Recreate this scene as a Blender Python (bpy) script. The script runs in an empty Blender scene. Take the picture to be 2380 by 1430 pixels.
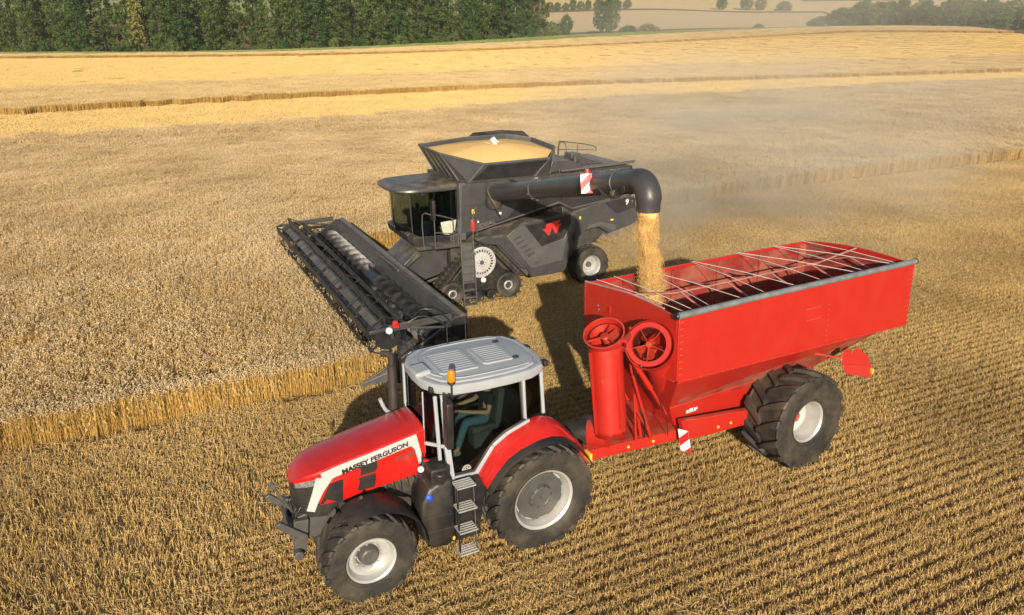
import bpy, bmesh, math, random
from mathutils import Vector, Matrix
from math import sin, cos, pi, radians, sqrt, atan2

# ------------------------------------------------------------------ camera, sky, sun, exposure
SC = bpy.context.scene
COL = SC.collection
cam_d = bpy.data.cameras.new('camera'); cam = bpy.data.objects.new('camera', cam_d); COL.objects.link(cam)
cam.location = (0, 0, 8.55); cam.rotation_euler = (pi/2 - .345, 0, 0)
cam_d.sensor_width = 36; cam_d.lens = 27.18; cam_d.clip_start = .1; cam_d.clip_end = 6000
SC.camera = cam
W = bpy.data.worlds.new('World'); SC.world = W; W.use_nodes = True
_sk = W.node_tree.nodes.new('ShaderNodeTexSky'); _sk.sky_type = 'NISHITA'; _sk.sun_disc = False
_sk.sun_elevation = radians(20); _sk.sun_rotation = radians(176.5); _sk.altitude = 100; _sk.dust_density = 1.5
_bg = W.node_tree.nodes['Background']; _bg.inputs['Strength'].default_value = .072
W.node_tree.links.new(_sk.outputs[0], _bg.inputs['Color'])
_sd = bpy.data.lights.new('sun', 'SUN'); _so = bpy.data.objects.new('sun', _sd); COL.objects.link(_so)
_sd.energy = 5.0; _sd.angle = radians(.6); _sd.color = (1, .87, .68)
_so.location = (3, -40, 30)
_so.rotation_euler = Vector((-.06, 1, -.33)).to_track_quat('-Z', 'Y').to_euler()
SC.view_settings.view_transform = 'Standard'; SC.view_settings.look = 'None'
SC.view_settings.exposure = .43; SC.view_settings.gamma = 1
SC.cycles.max_bounces = 8; SC.cycles.transparent_max_bounces = 12
random.seed(7)

# ------------------------------------------------------------------ materials
_M = {}
def mat(name, col, rough=.6, metal=0., var=.12, scale=3., bump=0., bscale=60., coat=0., spec=.5, col2=None, emis=None, dust=0., chaff=0.):
    if name in _M: return _M[name]
    m = bpy.data.materials.new(name); m.use_nodes = True; nt = m.node_tree; N = nt.nodes; L = nt.links
    b = N['Principled BSDF']; b.inputs['Metallic'].default_value = metal
    b.inputs['Specular IOR Level'].default_value = spec
    b.inputs['Coat Weight'].default_value = coat; b.inputs['Coat Roughness'].default_value = .08
    tc = N.new('ShaderNodeTexCoord')
    nz = N.new('ShaderNodeTexNoise'); nz.inputs['Scale'].default_value = scale; nz.inputs['Detail'].default_value = 5
    L.new(tc.outputs['Object'], nz.inputs['Vector'])
    rp = N.new('ShaderNodeValToRGB'); c2 = col2 or tuple(c*(1-var) for c in col); c1 = col if col2 else tuple(min(1, c*(1+var)) for c in col)
    rp.color_ramp.elements[0].position = .35; rp.color_ramp.elements[0].color = (*c2, 1)
    rp.color_ramp.elements[1].position = .65; rp.color_ramp.elements[1].color = (*c1, 1)
    L.new(nz.outputs['Fac'], rp.inputs[0]); out = rp.outputs[0]
    if dust:
        n3 = N.new('ShaderNodeTexNoise'); n3.inputs['Scale'].default_value = 1.7; n3.inputs['Detail'].default_value = 9; n3.inputs['Roughness'].default_value = .7
        L.new(tc.outputs['Object'], n3.inputs['Vector'])
        mr = N.new('ShaderNodeMapRange'); mr.inputs['From Min'].default_value = .42; mr.inputs['From Max'].default_value = .72
        mr.inputs['To Max'].default_value = dust; L.new(n3.outputs['Fac'], mr.inputs['Value'])
        mx = N.new('ShaderNodeMix'); mx.data_type = 'RGBA'; L.new(mr.outputs[0], mx.inputs['Factor'])
        L.new(out, mx.inputs['A']); mx.inputs['B'].default_value = (.42, .33, .2, 1); out = mx.outputs['Result']
    if chaff:                                    # chaff and field dust lying on upward faces
        ge = N.new('ShaderNodeNewGeometry'); sx = N.new('ShaderNodeSeparateXYZ'); L.new(ge.outputs['Normal'], sx.inputs[0])
        m6 = N.new('ShaderNodeMapRange'); m6.inputs['From Min'].default_value = .55; m6.inputs['From Max'].default_value = .95; L.new(sx.outputs['Z'], m6.inputs['Value'])
        n6 = N.new('ShaderNodeTexNoise'); n6.inputs['Scale'].default_value = 3.1; n6.inputs['Detail'].default_value = 10; n6.inputs['Roughness'].default_value = .75; L.new(tc.outputs['Object'], n6.inputs['Vector'])
        m7 = N.new('ShaderNodeMapRange'); m7.inputs['From Min'].default_value = .38; m7.inputs['From Max'].default_value = .66; m7.inputs['To Max'].default_value = chaff; L.new(n6.outputs['Fac'], m7.inputs['Value'])
        mu = N.new('ShaderNodeMath'); mu.operation = 'MULTIPLY'; L.new(m6.outputs[0], mu.inputs[0]); L.new(m7.outputs[0], mu.inputs[1])
        x6 = N.new('ShaderNodeMix'); x6.data_type = 'RGBA'; L.new(mu.outputs[0], x6.inputs['Factor']); L.new(out, x6.inputs['A']); x6.inputs['B'].default_value = (.40, .31, .18, 1); out = x6.outputs['Result']
    L.new(out, b.inputs['Base Color'])
    n2 = N.new('ShaderNodeTexNoise'); n2.inputs['Scale'].default_value = 9; n2.inputs['Detail'].default_value = 6
    L.new(tc.outputs['Object'], n2.inputs['Vector'])
    m2 = N.new('ShaderNodeMapRange'); m2.inputs['To Min'].default_value = max(.02, rough-.1); m2.inputs['To Max'].default_value = min(1, rough+.12)
    L.new(n2.outputs['Fac'], m2.inputs['Value']); L.new(m2.outputs[0], b.inputs['Roughness'])
    if bump:
        n4 = N.new('ShaderNodeTexNoise'); n4.inputs['Scale'].default_value = bscale; n4.inputs['Detail'].default_value = 4
        L.new(tc.outputs['Object'], n4.inputs['Vector'])
        bp = N.new('ShaderNodeBump'); bp.inputs['Strength'].default_value = bump; bp.inputs['Distance'].default_value = .02
        L.new(n4.outputs['Fac'], bp.inputs['Height']); L.new(bp.outputs[0], b.inputs['Normal'])
    if emis:
        b.inputs['Emission Color'].default_value = (*emis[:3], 1); b.inputs['Emission Strength'].default_value = emis[3]
    _M[name] = m; return m

def glassmat(name, tint, alpha=.45):
    if name in _M: return _M[name]
    m = bpy.data.materials.new(name); m.use_nodes = True; N = m.node_tree.nodes; L = m.node_tree.links
    N.remove(N['Principled BSDF']); o = N['Material Output']
    g = N.new('ShaderNodeBsdfGlossy'); g.inputs['Roughness'].default_value = .03
    t = N.new('ShaderNodeBsdfTransparent'); t.inputs['Color'].default_value = (*tint, 1)
    fr = N.new('ShaderNodeFresnel'); fr.inputs['IOR'].default_value = 1.36
    x = N.new('ShaderNodeMixShader'); L.new(fr.outputs[0], x.inputs[0]); L.new(t.outputs[0], x.inputs[1]); L.new(g.outputs[0], x.inputs[2])
    L.new(x.outputs[0], o.inputs['Surface']); _M[name] = m; return m

RED = mat('red paint', (.46, .010, .008), .24, var=.04, coat=.6, dust=.03, chaff=.04)
TRED = mat('trailer red paint', (.41, .016, .010), .40, var=.03, coat=.3, dust=.03, bump=.25, bscale=1.3, chaff=.35)
TREDI = mat('trailer inner paint', (.24, .022, .018), .6, var=.2, dust=.3)
SILVER = mat('silver grey paint', (.46, .47, .48), .4, var=.04, dust=.1)
WHITE = mat('white roof paint', (.33, .36, .40), .36, var=.05, dust=.06, chaff=.10)
RIM = mat('silver rim paint', (.46, .47, .47), .35, metal=.3, var=.08, dust=.3)
RUB = mat('tyre rubber', (.020, .019, .018), .62, var=.25, bump=.25, bscale=40, dust=.16)
BLK = mat('black plastic', (.011, .012, .014), .45, var=.2, dust=.10)
DARK = mat('dark chassis metal', (.026, .027, .030), .5, var=.2, dust=.2, chaff=.5)
GREY = mat('dark grey hub paint', (.065, .067, .070), .45, var=.1, dust=.15)
CG = mat('combine grey paint', (.044, .046, .050), .36, var=.12, dust=.06, chaff=.45)
CD = mat('combine charcoal paint', (.017, .018, .021), .34, var=.15, dust=.05, chaff=.4)
CGL = mat('combine light grey paint', (.072, .075, .080), .4, var=.1, dust=.08, chaff=.4)
STEEL = mat('worn steel', (.42, .42, .43), .32, metal=.9, var=.15)
AUGM = mat('dark auger steel', (.085, .085, .09), .34, metal=.8, var=.4)
CHROME = mat('bright chrome', (.8, .8, .82), .15, metal=1., var=.03)
GLASS = glassmat('tinted cab glass', (.60, .66, .65))
ORANGE = mat('orange beacon lens', (.85, .22, .01), .2, var=.05, coat=.6)
REDL = mat('red lamp lens', (.6, .02, .02), .25, var=.05, coat=.5)
WHT = mat('white paint', (.78, .78, .76), .5, var=.04)
YEL = mat('yellow reflector', (.8, .5, .05), .4, var=.05)
BLUE = mat('blue cap plastic', (.004, .05, .42), .5, var=.05)
GRAIN = mat('wheat grain', (.78, .52, .21), .9, var=.16, scale=40, bump=.6, bscale=90, spec=.1)

# ------------------------------------------------------------------ mesh builder
def rotm(ax, ang): return Matrix.Rotation(ang, 3, ax)
class MB:
    def __init__(s): s.v = []; s.f = []; s.m = []
    def add(s, vs, fs, mi=0):
        o = len(s.v); s.v += [tuple(p) for p in vs]; s.f += [tuple(i+o for i in f) for f in fs]; s.m += [mi]*len(fs); return s
    def prism(s, pts, ax, a, b, mi=0):
        n = len(pts)
        def P(p, t): return {'x': (t, p[0], p[1]), 'y': (p[0], t, p[1]), 'z': (p[0], p[1], t)}[ax]
        s.add([P(p, a) for p in pts]+[P(p, b) for p in pts],
              [tuple(range(n)), tuple(range(2*n-1, n-1, -1))]+[(i, i+n, (i+1) % n+n, (i+1) % n) for i in range(n)], mi); return s
    def box(s, x0, x1, y0, y1, z0, z1, mi=0): return s.prism([(x0, z0), (x1, z0), (x1, z1), (x0, z1)], 'y', y0, y1, mi)
    def obox(s, c, size, R=None, mi=0):
        R = R or Matrix.Identity(3); c = Vector(c); h = [k/2 for k in size]
        vs = [c + R @ Vector((h[0]*i, h[1]*j, h[2]*k)) for i in (-1, 1) for j in (-1, 1) for k in (-1, 1)]
        return s.add(vs, [(0, 1, 3, 2), (4, 6, 7, 5), (0, 4, 5, 1), (2, 3, 7, 6), (0, 2, 6, 4), (1, 5, 7, 3)], mi)
    def bar(s, p, q, w, h=None, up=(0, 0, 1), mi=0):
        p = Vector(p); q = Vector(q); d = (q-p); l = d.length; d.normalize(); u = Vector(up)
        sd = d.cross(u)
        if sd.length < 1e-3: sd = d.cross(Vector((1, 0, 0)))
        sd.normalize(); u = sd.cross(d); R = Matrix((d, sd, u)).transposed()
        return s.obox((p+q)/2, (l, w, h or w), R, mi)
    def loft(s, rings, closed=True, cap=True, mi=0):
        n = len(rings[0]); vs = [p for r in rings for p in r]; fs = []
        for k in range(len(rings)-1):
            for i in range(n if closed else n-1):
                j = (i+1) % n; fs.append((k*n+i, k*n+j, (k+1)*n+j, (k+1)*n+i))
        if cap and closed: fs += [tuple(range(n-1, -1, -1)), tuple((len(rings)-1)*n+i for i in range(n))]
        return s.add(vs, fs, mi)
    def tube(s, path, r, n=10, cap=True, mi=0):
        path = [Vector(p) for p in path]; K = len(path); rs = r if isinstance(r, (list, tuple)) else [r]*K
        T = [(path[min(i+1, K-1)]-path[max(i-1, 0)]).normalized() for i in range(K)]
        u = T[0].cross(Vector((0, 0, 1)))
        if u.length < 1e-3: u = T[0].cross(Vector((1, 0, 0)))
        u.normalize(); rings = []
        for i in range(K):
            u = (u - T[i]*u.dot(T[i])).normalized(); w = T[i].cross(u)
            rings.append([path[i]+(u*cos(2*pi*k/n)+w*sin(2*pi*k/n))*rs[i] for k in range(n)])
        return s.loft(rings, True, cap, mi)
    def lathe(s, prof, o, ax, n=32, mi=0, a0=0., cap=False):
        o = Vector(o); ax = Vector(ax).normalized(); u = ax.cross(Vector((0, 0, 1)))
        if u.length < 1e-3: u = Vector((1, 0, 0))
        u.normalize(); w = ax.cross(u)
        rings = [[o+ax*h+(u*cos(a0+2*pi*k/n)+w*sin(a0+2*pi*k/n))*r for k in range(n)] for r, h in prof]
        return s.loft(rings, True, cap, mi)
    def cyl(s, p, q, r, n=16, mi=0): return s.tube([p, q], r, n, True, mi)
    def sheet(s, pts, d, mi=0):
        "thick flat plate: polygon in 3-D, thickness vector d"
        n = len(pts); d = Vector(d); pts = [Vector(p) for p in pts]
        return s.add(pts+[p+d for p in pts], [tuple(range(n)), tuple(range(2*n-1, n-1, -1))]+[(i, i+n, (i+1) % n+n, (i+1) % n) for i in range(n)], mi)
    def build(s, name, mats, parent=None, bevel=0., ang=35, smooth=True, seg=2, **kw):
        me = bpy.data.meshes.new(name); me.from_pydata(s.v, [], s.f)
        for k in (mats if isinstance(mats, (list, tuple)) else [mats]): me.materials.append(k)
        me.polygons.foreach_set('material_index', s.m)
        bm = bmesh.new(); bm.from_mesh(me); bmesh.ops.recalc_face_normals(bm, faces=bm.faces); bm.to_mesh(me); bm.free()
        if smooth: me.shade_smooth(); me.set_sharp_from_angle(angle=radians(ang))
        o = bpy.data.objects.new(name, me); COL.objects.link(o)
        if parent: o.parent = parent
        if bevel:
            b = o.modifiers.new('bevel', 'BEVEL'); b.width = bevel; b.segments = seg; b.limit_method = 'ANGLE'; b.angle_limit = radians(40)
        for k, v in kw.items(): o[k] = v
        return o
def thing(name, label, cat, loc=(0, 0, 0), rot=(0, 0, 0), **kw):
    o = bpy.data.objects.new(name, None); COL.objects.link(o); o.location = loc; o.rotation_euler = rot; o.empty_display_size = .3
    o['label'] = label; o['category'] = cat
    for k, v in kw.items(): o[k] = v
    return o
def text(parent, name, s, size, origin, ex, ey, m, sx=1., ext=.003, bold=0., shear=0., fit=None):
    "lettering as a thin mesh: origin = lower left, ex/ey = directions of reading and of letter tops"
    c = bpy.data.curves.new(name, 'FONT'); c.body = s; c.size = size; c.extrude = ext; c.offset = bold; c.shear = shear
    t = bpy.data.objects.new('tmp', c); COL.objects.link(t)
    dg = bpy.context.evaluated_depsgraph_get(); me = bpy.data.meshes.new_from_object(t.evaluated_get(dg)); bpy.data.objects.remove(t)
    ex = Vector(ex).normalized(); ey = Vector(ey).normalized(); ez = ex.cross(ey); o = Vector(origin)
    w = max(v.co.x for v in me.vertices)
    if fit: sx = fit/w
    for v in me.vertices: v.co = o+ex*v.co.x*sx+ey*v.co.y+ez*v.co.z
    me.materials.clear(); me.materials.append(m); me.name = name
    ob = bpy.data.objects.new(name, me); COL.objects.link(ob); ob.parent = parent; return ob
def smoothpath(pts, k=6):
    P = [Vector(p) for p in pts]; out = []
    for i in range(len(P)-1):
        a, b, c, d = P[max(i-1, 0)], P[i], P[i+1], P[min(i+2, len(P)-1)]
        for j in range(k):
            t = j/k; out.append(.5*((2*b)+(c-a)*t+(2*a-5*b+4*c-d)*t*t+(3*b-a-3*c+d)*t**3))
    return out+[P[-1]]
# ------------------------------------------------------------------ terrain
def S(t):
    t = min(1, max(0, t)); return t*t*(3-2*t)
def ground_z(x, y):
    z = 9.6*S((y-130)/260)*S((x+150)/330)*(1-.25*S((x-170)/120))
    d = max(0, y-370); z += -3*S(d/90)*S((x+150)/330) + 75*S((y-440)/1500)
    return z+.35*sin(x*.021+1)*sin(y*.017)*S((y-60)/80)
def uv(u, v): return (.893*u-.449*v, .449*u+.893*v)      # u along the drilling rows, v across them
def UV(x, y): return (.893*x+.449*y, -.449*x+.893*y)

def fieldmat(name, ramp, scale, vec=(1, 1, 1), bump=.6, bscale=8, big=None, rows=None, rough=.95):
    m = bpy.data.materials.new(name); m.use_nodes = True; nt = m.node_tree; N = nt.nodes; L = nt.links; b = N['Principled BSDF']
    b.inputs['Roughness'].default_value = rough; b.inputs['Specular IOR Level'].default_value = .1
    g = N.new('ShaderNodeNewGeometry'); mp = N.new('ShaderNodeMapping'); mp.inputs['Rotation'].default_value[2] = -radians(26.7)
    L.new(g.outputs['Position'], mp.inputs['Vector'])
    m2 = N.new('ShaderNodeMapping'); m2.inputs['Scale'].default_value = vec; L.new(mp.outputs[0], m2.inputs['Vector'])
    nz = N.new('ShaderNodeTexNoise'); nz.inputs['Scale'].default_value = scale; nz.inputs['Detail'].default_value = 8; nz.inputs['Roughness'].default_value = .65
    L.new(m2.outputs[0], nz.inputs['Vector'])
    rp = N.new('ShaderNodeValToRGB'); L.new(nz.outputs['Fac'], rp.inputs[0]); el = rp.color_ramp.elements
    el[0].position, el[0].color = ramp[0][0], (*ramp[0][1], 1); el[1].position, el[1].color = ramp[-1][0], (*ramp[-1][1], 1)
    for p, c in ramp[1:-1]: e = el.new(p); e.color = (*c, 1)
    out = rp.outputs[0]
    if big:
        n2 = N.new('ShaderNodeTexNoise'); n2.inputs['Scale'].default_value = big[0]; n2.inputs['Detail'].default_value = 4
        m3 = N.new('ShaderNodeMapping'); m3.inputs['Scale'].default_value = big[2]; L.new(mp.outputs[0], m3.inputs['Vector']); L.new(m3.outputs[0], n2.inputs['Vector'])
        mr = N.new('ShaderNodeMapRange'); mr.inputs['From Min'].default_value = .4; mr.inputs['From Max'].default_value = .65; L.new(n2.outputs['Fac'], mr.inputs['Value'])
        mx = N.new('ShaderNodeMix'); mx.data_type = 'RGBA'; L.new(mr.outputs[0], mx.inputs['Factor']); L.new(out, mx.inputs['A']); mx.inputs['B'].default_value = (*big[1], 1)
        m5 = N.new('ShaderNodeMix'); m5.data_type = 'RGBA'; m5.inputs['Factor'].default_value = big[3]; L.new(out, m5.inputs['A']); L.new(mx.outputs['Result'], m5.inputs['B']); out = m5.outputs['Result']
    L.new(out, b.inputs['Base Color'])
    bp = N.new('ShaderNodeBump'); bp.inputs['Strength'].default_value = bump; bp.inputs['Distance'].default_value = .15
    n4 = N.new('ShaderNodeTexNoise'); n4.inputs['Scale'].default_value = bscale; n4.inputs['Detail'].default_value = 6; L.new(m2.outputs[0], n4.inputs['Vector'])
    L.new(n4.outputs['Fac'], bp.inputs['Height']); L.new(bp.outputs[0], b.inputs['Normal'])
    return m
SOIL = fieldmat('stubble ground', [(.3, (.07, .045, .025)), (.5, (.15, .10, .05)), (.7, (.32, .22, .10))], 6, big=(.15, (.26, .19, .09), (1, 1, 1), .5))
YSTUB = fieldmat('far golden stubble', [(.3, (.56, .38, .14)), (.7, (.76, .55, .24))], 1.2, (.25, 2.2, 1), .5, 1.5, big=(.05, (.66, .44, .16), (.4, 2, 1), .7))
FCROP = fieldmat('far ripe wheat', [(.3, (.48, .34, .17)), (.7, (.70, .52, .28))], 2.5, bump=.8, bscale=3, big=(.03, (.52, .37, .21), (.6, 2, 1), .7))
CROPE = fieldmat('wheat edge stalks', [(.3, (.36, .23, .08)), (.7, (.60, .41, .16))], 5, (3, 3, .3), .6, 5)
GRASSM = fieldmat('verge grass', [(.3, (.045, .09, .02)), (.7, (.12, .17, .045))], 1.5, bump=1, bscale=3)
HILLM = fieldmat('hill land', [(.3, (.26, .24, .10)), (.7, (.42, .36, .17))], .03, bump=.2, bscale=.3)
HF1 = fieldmat('tan hill field', [(.3, (.56, .41, .22)), (.7, (.66, .48, .27))], .12, (.3, 2, 1), .2, .5)
HF2 = fieldmat('golden hill field', [(.3, (.60, .44, .19)), (.7, (.70, .52, .25))], .1, (.3, 2, 1), .2, .5)
HF3 = fieldmat('green hill field', [(.3, (.20, .26, .08)), (.7, (.34, .36, .14))], .1, (.3, 2, 1), .2, .5)

def grid_sheet(name, rows, off, m, kind='structure', **kw):
    "rows = list of equal-length polylines (x, y); a sheet draped on the terrain"
    n = len(rows[0]); vs = [(x, y, ground_z(x, y)+off) for r in rows for x, y in r]
    b = MB(); b.add(vs, [(k*n+i, k*n+i+1, (k+1)*n+i+1, (k+1)*n+i) for k in range(len(rows)-1) for i in range(n-1)])
    o = b.build(name, m, ang=180); o['kind'] = kind
    for k, v in kw.items(): o[k] = v
    return o
# ground: one sheet to the horizon, finer near by
xs = sorted(set([-2600, -1900, -1400, -1000, -750, -550, -420] + list(range(-320, 420, 10)) + [450, 520, 620, 760, 950, 1200, 1600, 2100, 2600]))
ys = [-60, -20, 0, 20, 40, 60, 80] + list(range(90, 480, 10)) + list(range(500, 900, 25)) + list(range(950, 2600, 60))
grid_sheet('ground', [[(x, y) for x in xs] for y in ys], 0, SOIL)
def polyline_at(pl, n):
    d = [0]
    for a, b in zip(pl, pl[1:]): d.append(d[-1]+sqrt((a[0]-b[0])**2+(a[1]-b[1])**2))
    out = []
    for k in range(n):
        t = d[-1]*k/(n-1); i = max(j for j in range(len(d)-1) if d[j] <= t+1e-6); q = (t-d[i])/(d[i+1]-d[i])
        out.append((pl[i][0]*(1-q)+pl[i+1][0]*q, pl[i][1]*(1-q)+pl[i+1][1]*q))
    return out
def between(A, B, n, m):
    a = polyline_at(A, n); b = polyline_at(B, n)
    return [[(p[0]*(1-k/m)+q[0]*k/m, p[1]*(1-k/m)+q[1]*k/m) for p, q in zip(a, b)] for k in range(m+1)]
# field boundaries (world x, y)
BD1 = [(-90, 24), (-60, 45.5), (-39.6, 60.8), (-29.5, 67.2), (-19.3, 74), (-8.6, 82.5), (5.7, 93.5), (16.6, 99.4), (28.0, 104), (51.1, 118), (90.9, 140), (150, 168)]
BD2 = [(-120, 45), (-80, 69), (-54.5, 85), (-45.4, 93.5), (-30.4, 104.6), (-11.8, 116), (7.5, 126.5), (43.8, 143), (106.6, 168.1), (180, 194)]
BD3 = [(-190, 40), (-120, 85), (-74, 114), (-54, 127.3), (-40.4, 139), (-15.8, 154), (10.0, 168), (49.5, 183), (83.4, 194), (126.2, 203), (200, 222)]
BD4 = [(-300, 215), (-220, 230), (-155, 245.9), (-110, 250), (-63.5, 254), (16.5, 284), (78, 300), (129.7, 318), (180, 300)]
BD5 = [(-300, 262), (-174.5, 269), (-110.7, 267), (-70.8, 273), (-30.7, 306), (18.8, 330), (90.9, 350), (160, 362), (190, 348)]
BD6 = [(-320, 296), (-189, 300), (-121, 290), (-80, 309), (-36, 350), (25, 395), (91, 410), (165, 400), (230, 380)]
grid_sheet('golden_stubble_field', between(BD1, BD2, 80, 8), .02, YSTUB)
grid_sheet('far_stubble_field', between(BD3, BD4, 80, 20), .02, YSTUB)
grid_sheet('grass_verge', between(BD5, BD6, 80, 5), .02, GRASSM)
# hill fields beyond the crest
def patchfield(name, poly, m, off=.15):
    a, b, c, d = poly; R = []
    for j in range(13):
        t = j/12; p = (a[0]*(1-t)+d[0]*t, a[1]*(1-t)+d[1]*t); q = (b[0]*(1-t)+c[0]*t, b[1]*(1-t)+c[1]*t)
        R.append([(p[0]*(1-k/24)+q[0]*k/24, p[1]*(1-k/24)+q[1]*k/24) for k in range(25)])
    return grid_sheet(name, R, off, m)
patchfield('tan_hill_field', [(20, 600), (300, 640), (375, 1000), (40, 1005)], HF1)
patchfield('golden_hill_field', [(45, 1045), (400, 1035), (560, 1800), (60, 1800)], HF2)
patchfield('pale_hill_field', [(325, 700), (900, 700), (1250, 1500), (440, 1300)], HF1)
patchfield('green_hill_field', [(-900, 1000), (20, 1000), (30, 1800), (-1500, 1800)], HF3)

# ------------------------------------------------------------------ scattering (one object, geometry nodes)
def scatter(name, protos, mats, pts, kind='stuff', **kw):
    "protos: list of MB; pts: (x, y, z, rot, scale, proto index)"
    vs = []; fs = []; mi = []; pid = []
    for k, b in enumerate(protos):
        o = len(vs); vs += b.v; fs += [tuple(i+o for i in f) for f in b.f]; mi += b.m; pid += [k]*len(b.f)
    nv = len(vs); vs += [(p[0], p[1], p[2]) for p in pts]
    me = bpy.data.meshes.new(name); me.from_pydata(vs, [], fs)
    for m in mats: me.materials.append(m)
    me.polygons.foreach_set('material_index', mi)
    a = me.attributes.new('pid', 'INT', 'FACE'); a.data.foreach_set('value', pid)
    for nm, ty, vals in (('ispt', 'BOOLEAN', [False]*nv+[True]*len(pts)), ('rz', 'FLOAT', [0.]*nv+[p[3] for p in pts]),
                         ('sc', 'FLOAT', [1.]*nv+[p[4] for p in pts]), ('vid', 'INT', [0]*nv+[p[5] for p in pts])):
        a = me.attributes.new(nm, ty, 'POINT'); a.data.foreach_set('value', vals)
    o = bpy.data.objects.new(name, me); COL.objects.link(o); o['kind'] = kind
    for k, v in kw.items(): o[k] = v
    t = bpy.data.node_groups.new(name, 'GeometryNodeTree'); t.interface.new_socket('Geometry', in_out='INPUT', socket_type='NodeSocketGeometry'); t.interface.new_socket('Geometry', in_out='OUTPUT', socket_type='NodeSocketGeometry')
    N = t.nodes; L = t.links; gi = N.new('NodeGroupInput'); go = N.new('NodeGroupOutput')
    def attr(nm, ty):
        n = N.new('GeometryNodeInputNamedAttribute'); n.data_type = ty; n.inputs['Name'].default_value = nm; return n.outputs['Attribute']
    sp = N.new('GeometryNodeSeparateGeometry'); sp.domain = 'POINT'; L.new(gi.outputs[0], sp.inputs[0]); L.new(attr('ispt', 'BOOLEAN'), sp.inputs['Selection'])
    join = N.new('GeometryNodeJoinGeometry')
    for k in range(len(protos)):
        s2 = N.new('GeometryNodeSeparateGeometry'); s2.domain = 'FACE'; L.new(sp.outputs['Inverted'], s2.inputs[0])
        cp = N.new('FunctionNodeCompare'); cp.data_type = 'INT'; cp.operation = 'EQUAL'; cp.inputs['B'].default_value = k
        ia = [i for i in cp.inputs if i.name == 'A' and i.type == 'INT'][0]; ib = [i for i in cp.inputs if i.name == 'B' and i.type == 'INT'][0]; ib.default_value = k
        L.new(attr('pid', 'INT'), ia); L.new(cp.outputs[0], s2.inputs['Selection'])
        g2 = N.new('GeometryNodeGeometryToInstance'); L.new(s2.outputs['Selection'], g2.inputs[0]); L.new(g2.outputs[0], join.inputs[0])
    ip = N.new('GeometryNodeInstanceOnPoints'); L.new(sp.outputs['Selection'], ip.inputs['Points']); L.new(join.outputs[0], ip.inputs['Instance'])
    ip.inputs['Pick Instance'].default_value = True; L.new(attr('vid', 'INT'), ip.inputs['Instance Index'])
    cx = N.new('ShaderNodeCombineXYZ'); L.new(attr('rz', 'FLOAT'), cx.inputs['Z']); L.new(cx.outputs[0], ip.inputs['Rotation'])
    L.new(attr('sc', 'FLOAT'), ip.inputs['Scale']); L.new(ip.outputs[0], go.inputs[0])
    md = o.modifiers.new('scatter', 'NODES'); md.node_group = t
    return o
def inpoly(x, y, P):
    c = False; j = len(P)-1
    for i in range(len(P)):
        if (P[i][1] > y) != (P[j][1] > y) and x < (P[j][0]-P[i][0])*(y-P[i][1])/(P[j][1]-P[i][1])+P[i][0]: c = not c
        j = i
    return c
def strawmat(name, a, b, rough=.7, tr=.25):
    m = bpy.data.materials.new(name); m.use_nodes = True; N = m.node_tree.nodes; L = m.node_tree.links; p = N['Principled BSDF']
    p.inputs['Roughness'].default_value = rough; p.inputs['Specular IOR Level'].default_value = .25
    g = N.new('ShaderNodeNewGeometry'); nz = N.new('ShaderNodeTexWhiteNoise'); nz.noise_dimensions = '1D'
    L.new(g.outputs['Random Per Island'], nz.inputs['W']); n2 = N.new('ShaderNodeTexNoise'); n2.inputs['Scale'].default_value = .22; n2.inputs['Detail'].default_value = 5
    L.new(g.outputs['Position'], n2.inputs['Vector'])
    ad = N.new('ShaderNodeMath'); ad.operation = 'MULTIPLY_ADD'; L.new(n2.outputs['Fac'], ad.inputs[0]); ad.inputs[1].default_value = 1.5; ad.inputs[2].default_value = -.5
    av = N.new('ShaderNodeMath'); av.operation = 'ADD'; L.new(nz.outputs['Value'], av.inputs[0]); L.new(ad.outputs[0], av.inputs[1])
    hf = N.new('ShaderNodeMath'); hf.operation = 'MULTIPLY'; L.new(av.outputs[0], hf.inputs[0]); hf.inputs[1].default_value = .6
    r = N.new('ShaderNodeValToRGB'); r.color_ramp.elements[0].color = (*a, 1); r.color_ramp.elements[1].color = (*b, 1); L.new(hf.outputs[0], r.inputs[0]); L.new(r.outputs[0], p.inputs['Base Color'])
    return m
STALK = strawmat('golden stalk', (.34, .20, .05), (.66, .43, .13)); EAR = strawmat('wheat ear', (.27, .195, .10), (.80, .65, .42)); LEAFD = strawmat('dry leaf', (.26, .20, .07), (.52, .38, .17))
STUB = strawmat('stubble straw', (.20, .125, .04), (.86, .60, .24)); LITT = strawmat('straw litter', (.30, .20, .08), (.76, .57, .28)); WEED = strawmat('weed leaf', (.07, .10, .025), (.16, .20, .06))

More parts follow.
